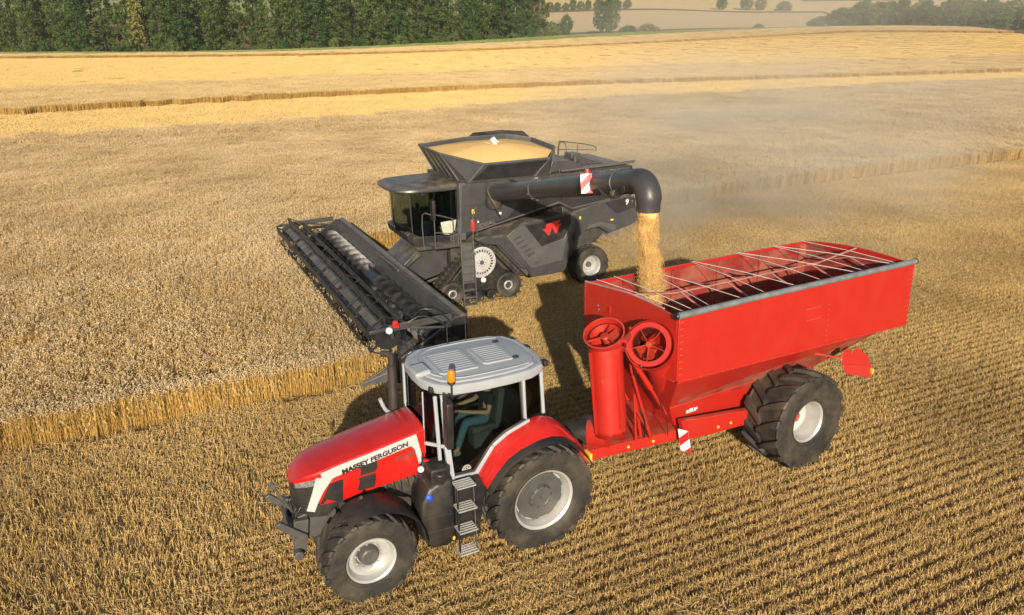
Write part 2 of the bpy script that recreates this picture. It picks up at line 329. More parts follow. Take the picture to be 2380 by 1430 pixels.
def wheat_patch(sz, dens, seed, w=1.):
    R = random.Random(seed); b = MB()
    for _ in range(int(dens*sz*sz)):
        x = R.uniform(-.5, .5)*sz; y = R.uniform(-.5, .5)*sz; h = R.gauss(.74, .05); a = R.uniform(0, 2*pi); lx, ly = R.gauss(0, .06), R.gauss(0, .06)
        cx, cy = cos(a)*.0035*w, sin(a)*.0035*w; tx, ty = x+lx, y+ly
        b.add([(x-cx, y-cy, 0), (x+cx, y+cy, 0), (tx+cx, ty+cy, h), (tx-cx, ty-cy, h)], [(0, 1, 2, 3)], 0)
        # nodding ear: two bent diamonds crossed
        d = R.uniform(0, 2*pi); el = R.uniform(.07, .11); dr = R.uniform(-.3, 1.); ex, ey, ez = cos(d)*el*.8, sin(d)*el*.8, el*(.9-dr)
        for q in (0, pi/2):
            sx, sy = -sin(d)*.010*w*cos(q), cos(d)*.010*w*cos(q); sz_ = .010*w*sin(q)
            mx, my, mz = tx+ex*.45, ty+ey*.45, h+ez*.6+.015
            b.add([(tx, ty, h-.005), (mx+sx, my+sy, mz+sz_), (tx+ex, ty+ey, h+ez), (mx-sx, my-sy, mz-sz_)], [(0, 1, 2, 3)], 1)
        if R.random() < .35:
            hz = R.uniform(.3, .6); d = R.uniform(0, 2*pi); l = R.uniform(.04, .09)
            b.add([(x, y, hz), (x+cos(d)*l*.6-sin(d)*.005*w, y+sin(d)*l*.6+cos(d)*.005*w, hz+.05), (x+cos(d)*l, y+sin(d)*l, hz-.06)], [(0, 1, 2)], 2)
    return b
def stub_patch(sz, seed, rows=True, w=1., litter=90, weeds=0, dens=230):
    R = random.Random(seed); b = MB(); nr = 4 if sz < 1.01 else 8; sp = sz/nr; wob = [R.uniform(0, 6.28) for _ in range(nr)]
    for k in range(int(dens*sz*sz)):
        x = R.uniform(-.5, .5)*sz
        ri = int(R.random()*nr); y = (ri+.5)*sp-sz/2+R.uniform(-.40, .40)*sp*(.84+.16*sin(6.283*x/sz+wob[ri]))+R.gauss(0, .008) if rows else R.uniform(-.5, .5)*sz
        h = R.gauss(.085, .022) if rows else R.gauss(.11, .03); a = R.uniform(0, pi); lx, ly = R.gauss(0, .03), R.gauss(0, .03); cx, cy = cos(a)*.0042*w, sin(a)*.0042*w
        b.add([(x-cx, y-cy, 0), (x+cx, y+cy, 0), (x+lx+cx, y+ly+cy, h), (x+lx-cx, y+ly-cy, h)], [(0, 1, 2, 3)], 0)
    for k in range(int(dens*sz*sz*.5) if rows and sz < 1.01 else 0):
        x = R.uniform(-.5, .5)*sz; y = (int(R.random()*nr)+.5)*sp-sz/2+R.gauss(0, .04); l = R.uniform(.03, .09); a = R.uniform(0, 2*pi); z = R.uniform(.02, .08); dx, dy, dz = cos(a)*l/2, sin(a)*l/2, R.uniform(-.02, .02); nx, ny = -sin(a)*.003, cos(a)*.003
        b.add([(x-dx-nx, y-dy-ny, z-dz), (x+dx-nx, y+dy-ny, z+dz), (x+dx+nx, y+dy+ny, z+dz+.004), (x-dx+nx, y-dy+ny, z-dz+.004)], [(0, 1, 2, 3)], 1)
    for k in range(int(litter*sz*sz)):
        x = R.uniform(-.5, .5)*sz; y = R.uniform(-.5, .5)*sz; l = R.uniform(.04, .15); a = R.uniform(0, 2*pi); t = R.uniform(-.35, .35); z = R.uniform(.012, .10)
        dx, dy, dz = cos(a)*l/2, sin(a)*l/2, sin(t)*l/2; nx, ny = -sin(a)*.004*w, cos(a)*.004*w
        b.add([(x-dx-nx, y-dy-ny, z-dz), (x+dx-nx, y+dy-ny, z+dz), (x+dx+nx, y+dy+ny, z+dz+.004), (x-dx+nx, y-dy+ny, z-dz+.004)], [(0, 1, 2, 3)], 1)
    for k in range(weeds):
        x = R.uniform(-.5, .5)*sz; y = R.uniform(-.5, .5)*sz
        for j in range(7):
            a = R.uniform(0, 2*pi); l = R.uniform(.03, .08)
            b.add([(x, y, .01), (x+cos(a)*l-sin(a)*.012, y+sin(a)*l+cos(a)*.012, .05), (x+cos(a)*l*1.5, y+sin(a)*l*1.5, .04), (x+cos(a)*l+sin(a)*.012, y+sin(a)*l-cos(a)*.012, .05)], [(0, 1, 2, 3)], 2)
    return b
# standing crop: cut front at u=5.5 behind the cutterbar, near edge v=17.9, far edge of the current pass
def vfar(u): return 30.0+min(2.8, max(0, (u-8)*.1))
def in_crop(x, y):
    u, v = UV(x, y)
    if v < 17.95+.12*sin(u*1.3)+.08*sin(u*3.1): return False
    if u > 5.7 and v < vfar(u)+.15*sin(u*.9): return False
    return True
A1 = [(-90, 12), (-16, 12)] + [(60, 40), (150, 100)] + BD1[::-1]
def visible(x, y, mrg=2.):
    c, s = cos(.345), sin(.345); zc = y*c+8.3*s
    if zc < 1: return False
    px = 1797*x/zc; py = 1797*(-y*s+8.3*c)/zc
    return abs(px) < 1190+1797*mrg/zc and py < 715+1797*mrg/zc
R1 = random.Random(3); wp = []; wf = []
for i in range(-100, 175):
    for j in range(17, 130):
        u, v = i+.5, j+.4
        x, y = uv(u, v)
        if not visible(x, y, 6): continue
        dist = sqrt(x*x+y*y)
        if v < 62 and dist < 74:
            for k in range(2 if v < 18.5 or abs(u-5.5) < 1.5 else 1):
                uu, vv = u+R1.uniform(-.1, .1), v+R1.uniform(-.1, .1)
                X, Y = uv(uu, vv)
                if in_crop(X, Y+.0) and in_crop(*uv(uu+.5, vv-.45)) and inpoly(X, Y, A1):
                    wp.append((X, Y, ground_z(X, Y)-R1.uniform(0, .07), R1.uniform(0, 6.28), R1.uniform(.95, 1.1), R1.randrange(5)))
        elif i % 2 == 0 and j % 2 == 0:
            X, Y = uv(u+R1.uniform(-.3, .3), v+R1.uniform(-.3, .3))
            if in_crop(*uv(u+1, v-1)) and inpoly(X, Y, A1):
                wf.append((X, Y, ground_z(X, Y)-R1.uniform(0, .06), R1.uniform(0, 6.28), R1.uniform(.97, 1.08), R1.randrange(4)))
scatter('standing_wheat', [wheat_patch(1.12, 330, 10+k) for k in range(5)], [STALK, EAR, LEAFD], wp)
scatter('distant_standing_wheat', [wheat_patch(2.25, 130, 30+k, 2.2) for k in range(4)], [STALK, EAR, LEAFD], wf)
# bed of the crop under the ears, so that no bare soil shows through
def crop_bed(name, A, B, n, m, h, off=0.):
    rows = between(A, B, n, m); RR = random.Random(len(name)); b = MB(); k = len(rows)
    def P(p, dz): return (p[0], p[1], ground_z(*p)+dz)
    vs = []; fs = []
    for r in rows: vs += [P(p, h+RR.uniform(-.07, .07)) for p in r]
    fs = [(j*n+i, j*n+i+1, (j+1)*n+i+1, (j+1)*n+i) for j in range(k-1) for i in range(n-1)]; b.add(vs, fs, 0)
    for row in (rows[0], rows[-1]):
        vs = []
        for p in row: vs += [P(p, -.05), P(p, h)]
        b.add(vs, [(2*i, 2*i+1, 2*i+3, 2*i+2) for i in range(n-1)], 1)
    return b
crop_bed('ripe_wheat_strip', BD2, BD3, 500, 60, .72).build('ripe_wheat_strip', [FCROP, CROPE], ang=180, kind='stuff')
crop_bed('ripe_wheat_far', BD4, BD5, 200, 14, .8).build('far_wheat_strip', [FCROP, CROPE], ang=180, kind='stuff')
def lowbed(name, pts, h):
    b = MB(); b.add([(x, y, ground_z(x, y)+h) for x, y in pts], [tuple(range(len(pts)))]); return b
b = MB(); rows = between([uv(-110, 19.2), uv(4.4, 19.2)], [uv(-110, 31.2), uv(4.4, 31.2)], 60, 6); n = 60
vs = [(x, y, ground_z(x, y)+.5) for r in rows for x, y in r]; b.add(vs, [(k*n+i, k*n+i+1, (k+1)*n+i+1, (k+1)*n+i) for k in range(6) for i in range(n-1)])
far = [uv(-110, 31.0), uv(4, 31.0), uv(8, 31.2), uv(38, 34.2), uv(150, 34.2)]; rows = between(far, BD1, 120, 40); n = 120
vs = [(x, y, ground_z(x, y)+.5) for r in rows for x, y in r]; b.add(vs, [(k*n+i, k*n+i+1, (k+1)*n+i+1, (k+1)*n+i) for k in range(40) for i in range(n-1)])
b.build('wheat_undergrowth', CROPE, ang=180, kind='stuff')

# stubble
sp1 = []; sp2 = []; sp3 = []; LR = 1.0
for i in range(-34, 120):
    for j in range(-8, 42):
        u, v = i*LR, j*LR; x, y = uv(u, v)
        if not visible(x, y, 5) or in_crop(x, y): continue
        dist = sqrt(x*x+y*y)
        if dist > 70: continue
        z = ground_z(x, y); rowp = S((u+4.5-(v-8)*.45)/6) if v < 19 else .8
        rowp *= .80+.17*sin(u*.35+v*.9)*sin(v*.23-u*.11)
        if rowp+.10*sin(u*.8+v*1.7)+R1.uniform(-.06, .06) > .42: sp1.append((x, y, z, radians(26.7)+(pi if R1.random() < .5 else 0), 1, R1.randrange(5)))
        else: sp2.append((x, y, z, R1.uniform(0, 6.28), 1.12, R1.randrange(5)))
        if R1.random() > .95 and rowp > .5: sp2.append((x, y, z, R1.uniform(0, 6.28), 1.0, R1.randrange(5)))
        if (abs(v-17.2) < 1.2 or abs(v-24) < 2 or R1.random() < (.05 if u > 8 else .14)): sp3.append((x, y, z, R1.uniform(0, 6.28), 1.1, R1.randrange(3)))
scatter('stubble_rows', [stub_patch(1.0, 50+k, True, .8, 0, 1 if k < 2 else 0, 1150) for k in range(5)], [STUB, LITT, WEED], sp1)
scatter('trodden_stubble', [stub_patch(1.05, 60+k, False, .75, 150, 1, 700) for k in range(5)], [STUB, LITT, WEED], sp2)
scatter('straw_litter', [stub_patch(1.1, 70+k, False, 1.0, 380, 0, 10) for k in range(3)], [STUB, LITT, WEED], sp3)
fs_ = []
for i in range(10, 170, 2):
    for j in range(-40, 42, 2):
        x, y = uv(i, j); d = sqrt(x*x+y*y)
        if d > 68 and visible(x, y, 12) and not in_crop(x, y): fs_.append((x, y, ground_z(x, y), radians(26.7), 1, R1.randrange(2)))
if fs_: scatter('distant_stubble', [stub_patch(2.1, 80+k, True, 3, 30, 0, 60) for k in range(2)], [STUB, LITT, WEED], fs_)

# far strips: coarser tufts of the same stubble and wheat
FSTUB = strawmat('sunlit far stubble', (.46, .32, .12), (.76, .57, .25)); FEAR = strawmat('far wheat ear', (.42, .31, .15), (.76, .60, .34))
leafish = strawmat('verge grass blade', (.06, .10, .02), (.20, .26, .07)); leafish2 = strawmat('verge grass head', (.12, .16, .04), (.34, .38, .14))
def area_points(A, B, step, rnd, nv, jit=1.7):
    n = int(max(sum(sqrt((p[0]-q[0])**2+(p[1]-q[1])**2) for p, q in zip(A, A[1:])), 1)/step); a = polyline_at(A, n); b_ = polyline_at(B, n); out = []
    for p, q in zip(a, b_):
        m = max(1, int(sqrt((p[0]-q[0])**2+(p[1]-q[1])**2)/step))
        for k in range(m+1):
            t = k/m; x = p[0]*(1-t)+q[0]*t+rnd.uniform(-jit, jit)*(0 < t < 1); y = p[1]*(1-t)+q[1]*t+rnd.uniform(-jit, jit)*(0 < t < 1)
            if visible(x, y, 22): out.append((x, y, ground_z(x, y), rnd.uniform(0, 6.28), rnd.uniform(.9, 1.15), rnd.randrange(nv)))
    return out
R5 = random.Random(21)
scatter('golden_stubble', [stub_patch(4.4, 90+k, False, 3.6, 10, 0, 120) for k in range(3)], [FSTUB, FSTUB, WEED], area_points(BD1, BD2, 3.2, R5, 3, .8)+area_points(BD3, BD4, 3.4, R5, 3))
scatter('wheat_strip_ears', [wheat_patch(4.4, 110, 95+k, 3) for k in range(3)], [STALK, FEAR, LEAFD], area_points(BD2, BD3, 3.5, R5, 3, .9)+area_points(BD4, BD5, 3.8, R5, 3, .8))
scatter('tall_verge_grass', [wheat_patch(3.0, 60, 120+k, 5) for k in range(3)], [leafish, leafish2, leafish], area_points(BD5, [(-320, 288), (-189, 292), (-121, 284), (-80, 302), (-36, 340), (25, 384), (91, 400), (150, 392), (170, 385)], 2.8, R5, 3))
e_ = polyline_at(BD2, 330)
scatter('wheat_strip_edge', [wheat_patch(1.1, 160, 99, 2.2)], [STALK, FEAR, LEAFD], [(x, y+.3, ground_z(x, y), R5.uniform(0, 6.28), R5.uniform(.95, 1.12), 0) for x, y in e_ if visible(x, y, 3)])
e_ = polyline_at([uv(-26, 18.15), uv(5.4, 18.15)], 150)
scatter('wheat_near_edge', [wheat_patch(.6, 420, 110+k, .9) for k in range(4)], [STALK, EAR, LEAFD], [(x+R5.uniform(-.08, .08), y+R5.uniform(-.06, .06)-.05, ground_z(x, y), R5.uniform(0, 6.28), R5.uniform(.93, 1.08), R5.randrange(4)) for x, y in e_])
e_ = polyline_at([uv(8, vfar(8)), uv(38, vfar(38)), uv(120, 33)], 260)
scatter('wheat_edge', [wheat_patch(.8, 330, 98+k, 1.3) for k in range(2)], [STALK, EAR, LEAFD], [(x+R5.uniform(-.2, .2), y+.4+R5.uniform(-.3, .3), ground_z(x, y), R5.uniform(0, 6.28), R5.uniform(.85, 1.08), R5.randrange(2)) for x, y in e_ if visible(x, y, 3)])

# ------------------------------------------------------------------ trees
def leafmat(name, a, b):
    m = strawmat(name, a, b, .6); m.node_tree.nodes['Principled BSDF'].inputs['Specular IOR Level'].default_value = .15; return m
LF = [leafmat('poplar leaf', (.022, .044, .010), (.095, .135, .03)), leafmat('dark leaf', (.014, .042, .010), (.06, .115, .027)), leafmat('olive leaf', (.045, .068, .016), (.13, .16, .05)), leafmat('yellow leaf', (.09, .10, .025), (.26, .25, .07))]
BARK = mat('bark', (.045, .04, .03), .9, var=.3, scale=8, bump=.6, bscale=20)
def crown(seed, H, rad, z0, shape, nleaf, ls, clumps):
    "leaf-sized faces gathered in clumps through the crown's volume"
    R = random.Random(seed); b = MB(); C = []
    for _ in range(clumps):
        t = R.random(); z = z0+(H-z0)*t; rr = rad*shape(t)*sqrt(R.uniform(.15, 1)); a = R.uniform(0, 2*pi)
        C.append((cos(a)*rr, sin(a)*rr, z, R.uniform(.45, 1.)*rad*.32))
    for k in range(nleaf):
        c = C[k % clumps]; d = Vector((R.gauss(0, 1), R.gauss(0, 1), R.gauss(0, .8))).normalized()*c[3]*R.uniform(.5, 1.1)
        p = Vector(c[:3])+d; n = (d.normalized()+Vector((R.uniform(-1, 1), R.uniform(-1, 1), R.uniform(-.6, 1)))*.7).normalized()
        u = n.cross(Vector((R.random(), R.random(), R.random()+.1))).normalized(); w = n.cross(u); s = ls*R.uniform(.6, 1.3)
        b.add([p-u*s, p-w*s*.6, p+u*s, p+w*s*.6], [(0, 1, 2, 3)])
    return b
def trunkmb(seed, H, r, limbs, rad):
    R = random.Random(seed); b = MB(); path = [(R.gauss(0, .06)*k, R.gauss(0, .06)*k, H*k/6) for k in range(7)]
    b.tube([(path[0][0], path[0][1], -.4)]+path, [r*1.3]+[r*(1-.14*k) for k in range(7)], 7)
    for _ in range(limbs):
        k = R.uniform(.2, .9); a = R.uniform(0, 2*pi); z = H*k; l = rad*R.uniform(.5, .9)*(1-.4*k)
        b.tube([(0, 0, z), (cos(a)*l*.5, sin(a)*l*.5, z+l*.35), (cos(a)*l, sin(a)*l, z+l*.9)], [r*.35, r*.22, r*.06], 5)
    return b
_proto = {}
def tree(name, kind, seed, x, y, s, label, cat='tree', group=None, rz=0.):
    K = (kind, seed)
    if K not in _proto:
        if kind == 'poplar': c = crown(seed, 27, 4.6, 1.2, lambda t: .75+.3*sin(t*3)-.45*t*t, 5200, .36, 150); t = trunkmb(seed, 25, .24, 12, 4); lm = LF[0]
        elif kind == 'dark': c = crown(seed, 24, 5., .6, lambda t: 1-.6*t*t, 5200, .38, 130); t = trunkmb(seed, 22, .26, 10, 4); lm = LF[1]
        elif kind == 'round': c = crown(seed, 9, 4.4, 1.0, lambda t: sqrt(max(.05, 1-(2*t-.9)**2)), 4200, .3, 90); t = trunkmb(seed, 7, .22, 8, 3); lm = LF[2]
        elif kind == 'darkround': c = crown(seed, 9, 4.4, 1.0, lambda t: sqrt(max(.05, 1-(2*t-.9)**2)), 4200, .3, 90); t = trunkmb(seed, 7, .22, 8, 3); lm = LF[1]
        elif kind == 'yellow': c = crown(seed, 24, 3.6, 3, lambda t: .8-.3*t, 2800, .34, 100); t = trunkmb(seed, 22, .2, 10, 3); lm = LF[3]
        else: c = crown(seed, 3.2, 3.0, .1, lambda t: sqrt(max(.1, 1-t*t)), 2600, .22, 60); t = trunkmb(seed, 1.6, .08, 6, 1.5); lm = LF[2] if kind == 'bush' else LF[1]
        rt = thing(name, label, cat); co = c.build('crown', lm, rt, smooth=False); to = t.build('trunk' if 'bush' not in kind else 'stem', BARK, rt); _proto[K] = (rt, co, to)
    else:
        r0, c0, t0 = _proto[K]; rt = r0.copy(); COL.objects.link(rt)
        for q in (c0, t0): k = q.copy(); COL.objects.link(k); k.parent = rt
        rt.name = name
    rt.location = (x, y, ground_z(x, y)-.1); rt.scale = (s[0], s[0], s[1]); rt.rotation_euler = (0, 0, rz); rt['label'] = label; rt['category'] = cat
    if group: rt['group'] = group
    return rt
RT = random.Random(11)
WOODL = [(-330, 303), (-189, 303), (-121, 297), (-80, 314), (-40, 352), (20, 398)]
front = polyline_at(WOODL, 41)
for r in range(3):
    for k, (x, y) in enumerate(front):
        if x < -225 or (r and x < -235): continue
        if x > 17 - r*1.5: continue
        xx = x+RT.uniform(-1.8, 1.8)-r*4.2; yy = y+r*7.5+RT.uniform(-1.5, 1.5)
        g = k % 9
        kd = 'dark' if (RT.random() < (.12 if x < -70 else .45)) else 'poplar'
        if r == 0 and k == 20: kd = 'yellow'
        if r == 0 and k in (15, 19, 24, 29, 34): continue
        wh = 'left third' if x < -140 else 'middle' if x < -55 else 'right end'; rw = ('front row', 'second row', 'back row')[r]
        lab = {'poplar': 'olive green poplar in the %s of the dense wood, %s' % (wh, rw), 'dark': 'dark green broadleaf tree in the %s of the dense wood, %s' % (wh, rw), 'yellow': 'yellowing thin tree in a gap of the wood at left'}[kd]
        rz_ = RT.uniform(.7, 1.3) if r else RT.uniform(.8, 1.25)
        tree({'poplar': 'poplar_tree', 'dark': 'broadleaf_tree', 'yellow': 'yellow_tree'}[kd], kd, 100+RT.randrange(3), xx, yy, (rz_, RT.uniform(.9, 1.12)*(1+.07*r)), lab, group='trees of the dense wood' if kd != 'yellow' else None, rz=RT.uniform(0, 6.28))
for k, (x, y) in enumerate(polyline_at([(-200, 296), (-121, 291), (-78, 308), (-38, 345), (15, 388)], 26)):
    tree('bush', 'bush' if k % 3 else 'darkbush', 130+k % 3, x+RT.uniform(-2, 2), y+RT.uniform(-1.5, 1), (RT.uniform(.7, 1.3), RT.uniform(.6, 1.4)), 'low %s bush on the grass verge in front of the wood, %s part' % ('light green' if k % 3 else 'dark', 'left' if k < 9 else 'middle' if k < 18 else 'right'), 'bush', 'bushes in front of the wood', RT.uniform(0, 6.28))
# single trees and hedges on the right
for (nm, kd, px, sx, sz, lab) in (
        ('round_tree', 'darkround', (37, 560), 1.0, 1.35, 'dark oval tree standing alone on the tan field behind the verge'),
        ('round_tree', 'darkround', (64, 560), 1.9, 2.3, 'large dark green round tree on the far side of the verge'),
        ('round_tree', 'round', (255, 600), 2.3, 2.3, 'hazy broad tree clump where the verge meets the crest'),
        ('bush', 'bush', (21, 480), 2.6, 2.6, 'greyish purple bush just right of the end of the wood'),
        ('bush', 'darkbush', (29, 490), 1.6, 2.3, 'darker bush beside the greyish bush right of the wood'),
        ('bush', 'darkbush', (74, 520), 2.2, 1.5, 'low spreading bush right of the large round tree'),
        ('bush', 'bush', (86, 520), 2.4, 1.7, 'second low spreading bush, further right of the large round tree'),
        ('bush', 'bush', (168, 560), 1.5, 1.2, 'small round bush alone on the green verge line'),
        ('bush', 'bush', (205, 560), 1.7, 1.5, 'small pale bush on the verge left of the hazy tree clump'),
        ('round_tree', 'darkround', (110, 1050), 1.1, 1.5, 'small dark tree on the upper hill field, leftmost of the pair'),
        ('round_tree', 'darkround', (128, 1050), 1.2, 1.5, 'small dark tree on the upper hill field, right one of the pair'),
        ('round_tree', 'darkround', (268, 1060), 1.5, 1.8, 'dark tree at the left end of the hedge on the hill'),
        ('round_tree', 'round', (300, 1060), 1.8, 1.9, 'rounded tree in the middle of the hedge on the hill'),
        ('round_tree', 'round', (318, 1060), 1.8, 1.6, 'olive tree at the right end of the hedge on the hill'),
        ('bush', 'bush', (345, 1050), 3.5, 3.2, 'wide bush on the hill right of the hedge trees')):
    tree(nm, kd, 140, px[0], px[1], (sx, sz), lab, 'tree' if 'tree' in nm else 'bush', rz=RT.uniform(0, 6.28))
for k in range(11):
    tree('hedgerow_tree', 'darkround' if k % 2 else 'round', 150+k % 2, 48+k*9.5+RT.uniform(-2, 2), 1035+RT.uniform(-6, 6), (RT.uniform(.9, 1.4), RT.uniform(1., 1.5)), 'small green tree in the long hedgerow across the hill, upper left', 'tree', 'trees of the long hedgerow', RT.uniform(0, 6.28))
for k in range(64):
    t = k/63; x = 150+RT.uniform(0, 1)*150; y = 385+RT.uniform(0, 55)+.0*x; x = 172+t*150+RT.uniform(-6, 6); y = 400-t*55+RT.uniform(0, 75)
    tree('wood_tree', 'darkround' if k % 3 else 'round', 160+k % 3, x, y, (RT.uniform(1.5, 2.2), RT.uniform(1.3, 1.9)*(.75+.4*t)), 'hazy %s tree in the wood beyond the crest, %s part' % ('dark' if k % 3 else 'olive', 'left' if t < .33 else 'middle' if t < .66 else 'right'), 'tree', 'trees of the hazy wood at right', RT.uniform(0, 6.28))
for k in range(26):
    tree('ridge_tree', 'round', 170+k % 2, 330+k*22+RT.uniform(-6, 6), 760+k*4+RT.uniform(-10, 60), (RT.uniform(1.5, 2.4), RT.uniform(1.5, 2.4)), 'faint hazy tree of the far ridge at top right', 'tree', 'trees of the far ridge', RT.uniform(0, 6.28))
# ------------------------------------------------------------------ wheels
def make_wheel(root, name, c, side, R, w, rr, n, style, label=None, sweep=.34, dish=.10):
    cx, cy, cz = c
    def P(th, r, y): return (cx+r*cos(th), cy+side*y, cz+r*sin(th))
    def ring(r, y, k=64): return [P(2*pi*i/k, r, y) for i in range(k)]
    hw = w/2; td = R*(.088 if style == 'trailer' else .062)
    # rim: barrel, flange and disc; y = + is the outer face
    b = MB(); prof = [(rr*.97, -hw*.86), (rr*1.04, -hw*.84), (rr*.9, -hw*.7), (rr*.84, hw*.0), (rr*.86, hw*.45), (rr*.93, hw*.62), (rr*.955, hw*.78), (rr*1.035, hw*.86), (rr*1.03, hw*.80), (rr*.97, hw*.74)]
    b.loft([ring(r, y) for r, y in prof], cap=False)
    if style == 'front':
        dp = [(rr*.86, hw*.42), (rr*.70, hw*.46), (rr*.62, hw*.42), (rr*.52, hw*.30), (rr*.47, hw*.12), (rr*.40, hw*.12), (.01, hw*.12)]
    elif style == 'trailer':
        dp = [(rr*.88, hw*.10), (rr*.7, -hw*.0), (rr*.5, -hw*.06), (rr*.30, -hw*.06), (.01, -hw*.06)]
    elif style == 'combine':
        dp = [(rr*.86, hw*.15), (rr*.74, hw*.25), (rr*.6, hw*.22), (rr*.5, hw*.05), (rr*.3, hw*.05), (.01, hw*.05)]
    else:
        dp = [(rr*.87, hw*.30), (rr*.80, hw*.32), (.01, hw*.25)]
    b.loft([ring(r, y) for r, y in dp], cap=False)
    if style != 'rear':
        for k in range(10):
            th = 2*pi*k/10+.2; r = rr*(.56 if style == 'front' else .40); y = hw*(.28 if style == 'front' else -.02 if style == 'trailer' else .1)
            b.tube([P(th, r, y), P(th, r, y+.035)], .016, 6)
    W_ = b.build(name, RIM, root, ang=30)
    if label: W_['label'] = label
    # tyre carcass
    t = MB(); pf = [(rr*.99, -.80), (rr*1.10, -.93), (R*.76, -1.), (R*.87, -.985), (R*.93, -.93), (R-td, -.84), (R-td*.8, -.4), (R-td*.8, 0), (R-td*.8, .4), (R-td, .84), (R*.93, .93), (R*.87, .985), (R*.76, 1.), (rr*1.10, .93), (rr*.99, .80)]
    t.loft([ring(r, y*hw, 72) for r, y in pf], cap=False)
    t.loft([ring(r, y*hw, 72) for r, y in ((rr*1.16, .945), (rr*1.175, .965), (rr*1.19, .945))], cap=False)
    la = 2*pi/n; lw = la*.20
    for s in (-1, 1):
        for k in range(n):
            th0 = k*la+(la/2 if s > 0 else 0); rings = []
            for q in (0, .2, .45, .7, .92, 1.0):
                y = s*(-.06+q*1.03)*hw; th = th0-sweep+sweep*(q**.8)*1.0
                wl = lw*(.85+.35*q); top = R-(.012 if q > .9 else 0)-td*.5*max(0, q-.9)*10*.3
                rb = R-td*1.6
                rings.append([P(th-wl*1.15, rb, y), P(th-wl*.8, top, y), P(th+wl*.8, top, y), P(th+wl*1.15, rb, y)])
            th = th0+.012; wl = lw*1.2
            for rq, yo in ((R*.945, 1.03), (R*.90, 1.015)):
                yi = s*hw*.90; yy = s*hw*yo
                rings.append([P(th-wl*1.1, rq-.03, yi), P(th-wl*.8, rq, yy), P(th+wl*.8, rq, yy), P(th+wl*1.1, rq-.03, yi)])
            t.loft(rings)
    t.build('tyre', RUB, W_, ang=28)
    h = MB()
    if style == 'front':
        h.lathe([(.01, hw*.60), (rr*.30, hw*.60), (rr*.36, hw*.54), (rr*.42, hw*.3), (rr*.44, hw*.1)], (cx, cy, cz), (0, side, 0), 28); hm = GREY
    elif style == 'rear':
        pts = []
        K = 80
        def wv(i, r): return r*(1+.022*(1 if (i*9//K) % 1 == 0 and cos(2*pi*i*9/K) > 0 else -1))
        h.loft([[P(2*pi*i/K, wv(i, rr*.83), hw*.20) for i in range(K)], [P(2*pi*i/K, wv(i, rr*.81), hw*.42) for i in range(K)], ring(rr*.55, hw*.36, K), ring(rr*.42, hw*.34, K), ring(rr*.36, hw*.56, K), ring(rr*.30, hw*.60, K), ring(rr*.28, hw*.57, K), ring(.01, hw*.57, K)], cap=False); hm = GREY
        for k in range(10): th = 2*pi*k/10; h.tube([P(th, rr*.36, hw*.3), P(th, rr*.36, hw*.62)], .015, 6)
    elif style == 'trailer':
        h.lathe([(.01, hw*.20), (rr*.18, hw*.20), (rr*.26, hw*.1), (rr*.34, hw*.02), (rr*.36, -hw*.08)], (cx, cy, cz), (0, side, 0), 20); hm = TRED
        for k in range(10): th = 2*pi*k/10; h.tube([P(th, rr*.29, -.02), P(th, rr*.29, hw*.12)], .014, 6)
    else:
        h.lathe([(.01, hw*.36), (rr*.24, hw*.36), (rr*.30, hw*.2), (rr*.3, 0)], (cx, cy, cz), (0, side, 0), 20); hm = GREY
    h.build('hub', hm, W_, ang=30)
    return W_
# ------------------------------------------------------------------ tractor (local: X forward, Y left, Z up, origin on the ground under the rear axle)
TR = thing('tractor', 'red and silver tractor with white cab roof and dark exhaust, pulling the red grain trailer', 'tractor', (-.013, 12.45, 0), (0, 0, 3.620))
for s, l in ((1, 'left'), (-1, 'right')):
    make_wheel(TR, 'rear_wheel', (0, s*.93, .955), s, .985, .70, .55, 21, 'rear', sweep=.42)
    make_wheel(TR, 'front_wheel', (3.05, s*.90, .745), s, .765, .60, .39, 18, 'front', sweep=.42)

# bonnet: lofted shell
def hoodw(x):
    return .47 if x < 2.6 else .47-.03*S((x-2.6)/.8) if x < 3.4 else (.44*sqrt(max(0, 1-((x-3.4)/.60)**2.3)) if x < 3.999 else .0)
def zc(x): return 2.365-.2*(x-2.0)*.93-(.10*max(0, x-3.3)**1.2)
def zt(x): return zc(x)+.075+.015*min(1, 3.8-x)
def zl(x):                                     # lower edge of the red shell
    return 1.64-.075*(x-1.85) if x < 2.7 else 1.57-.14*(x-2.7) if x < 3.2 else 1.50
HX = [1.84, 2.1, 2.4, 2.7, 3.0, 3.2, 3.4, 3.5, 3.6, 3.7, 3.78, 3.85, 3.91, 3.95, 3.98, 3.995]
def hring(x, lo, shr=0.):
    w = max(.015, hoodw(x)-shr); c = zc(x)-shr; t = zt(x)-shr
    if x > 3.7: c -= .10*((x-3.7)/.3)**2; t -= .16*((x-3.7)/.3)**2
    L = [(w, lo), (w, lo*.5+c*.5), (w, c), (w*.95, c+.03), (w*.8, c+(t-c)*.62), (w*.45, c+(t-c)*.93), (0, t)]
    R = [(-y, z) for y, z in L[:-1]][::-1]
    return [(x, y, z) for y, z in L+R]
b = MB(); b.loft([hring(x, zl(x) if x < 3.62 else 1.5+.36*S((x-3.62)/.04)) for x in HX[:8]+[3.6, 3.63, 3.67, 3.7]+HX[10:]], closed=False)
bonnet = b.build('bonnet', RED, TR, ang=28)
b = MB(); xs_ = [1.86, 2.2, 2.7, 3.2, 3.5, 3.65, 3.78, 3.87, 3.93, 3.965]
b.loft([[(x, max(.01, hoodw(x+.02)-.02)*k, z) for k, z in ((1, 1.27 if x > 3.3 else zl(x)+.03), (1, zc(x)-.06-(.25*max(0, x-3.7))), (-1, zc(x)-.06-(.25*max(0, x-3.7))), (-1, 1.27 if x > 3.3 else zl(x)+.03))] for x in xs_])
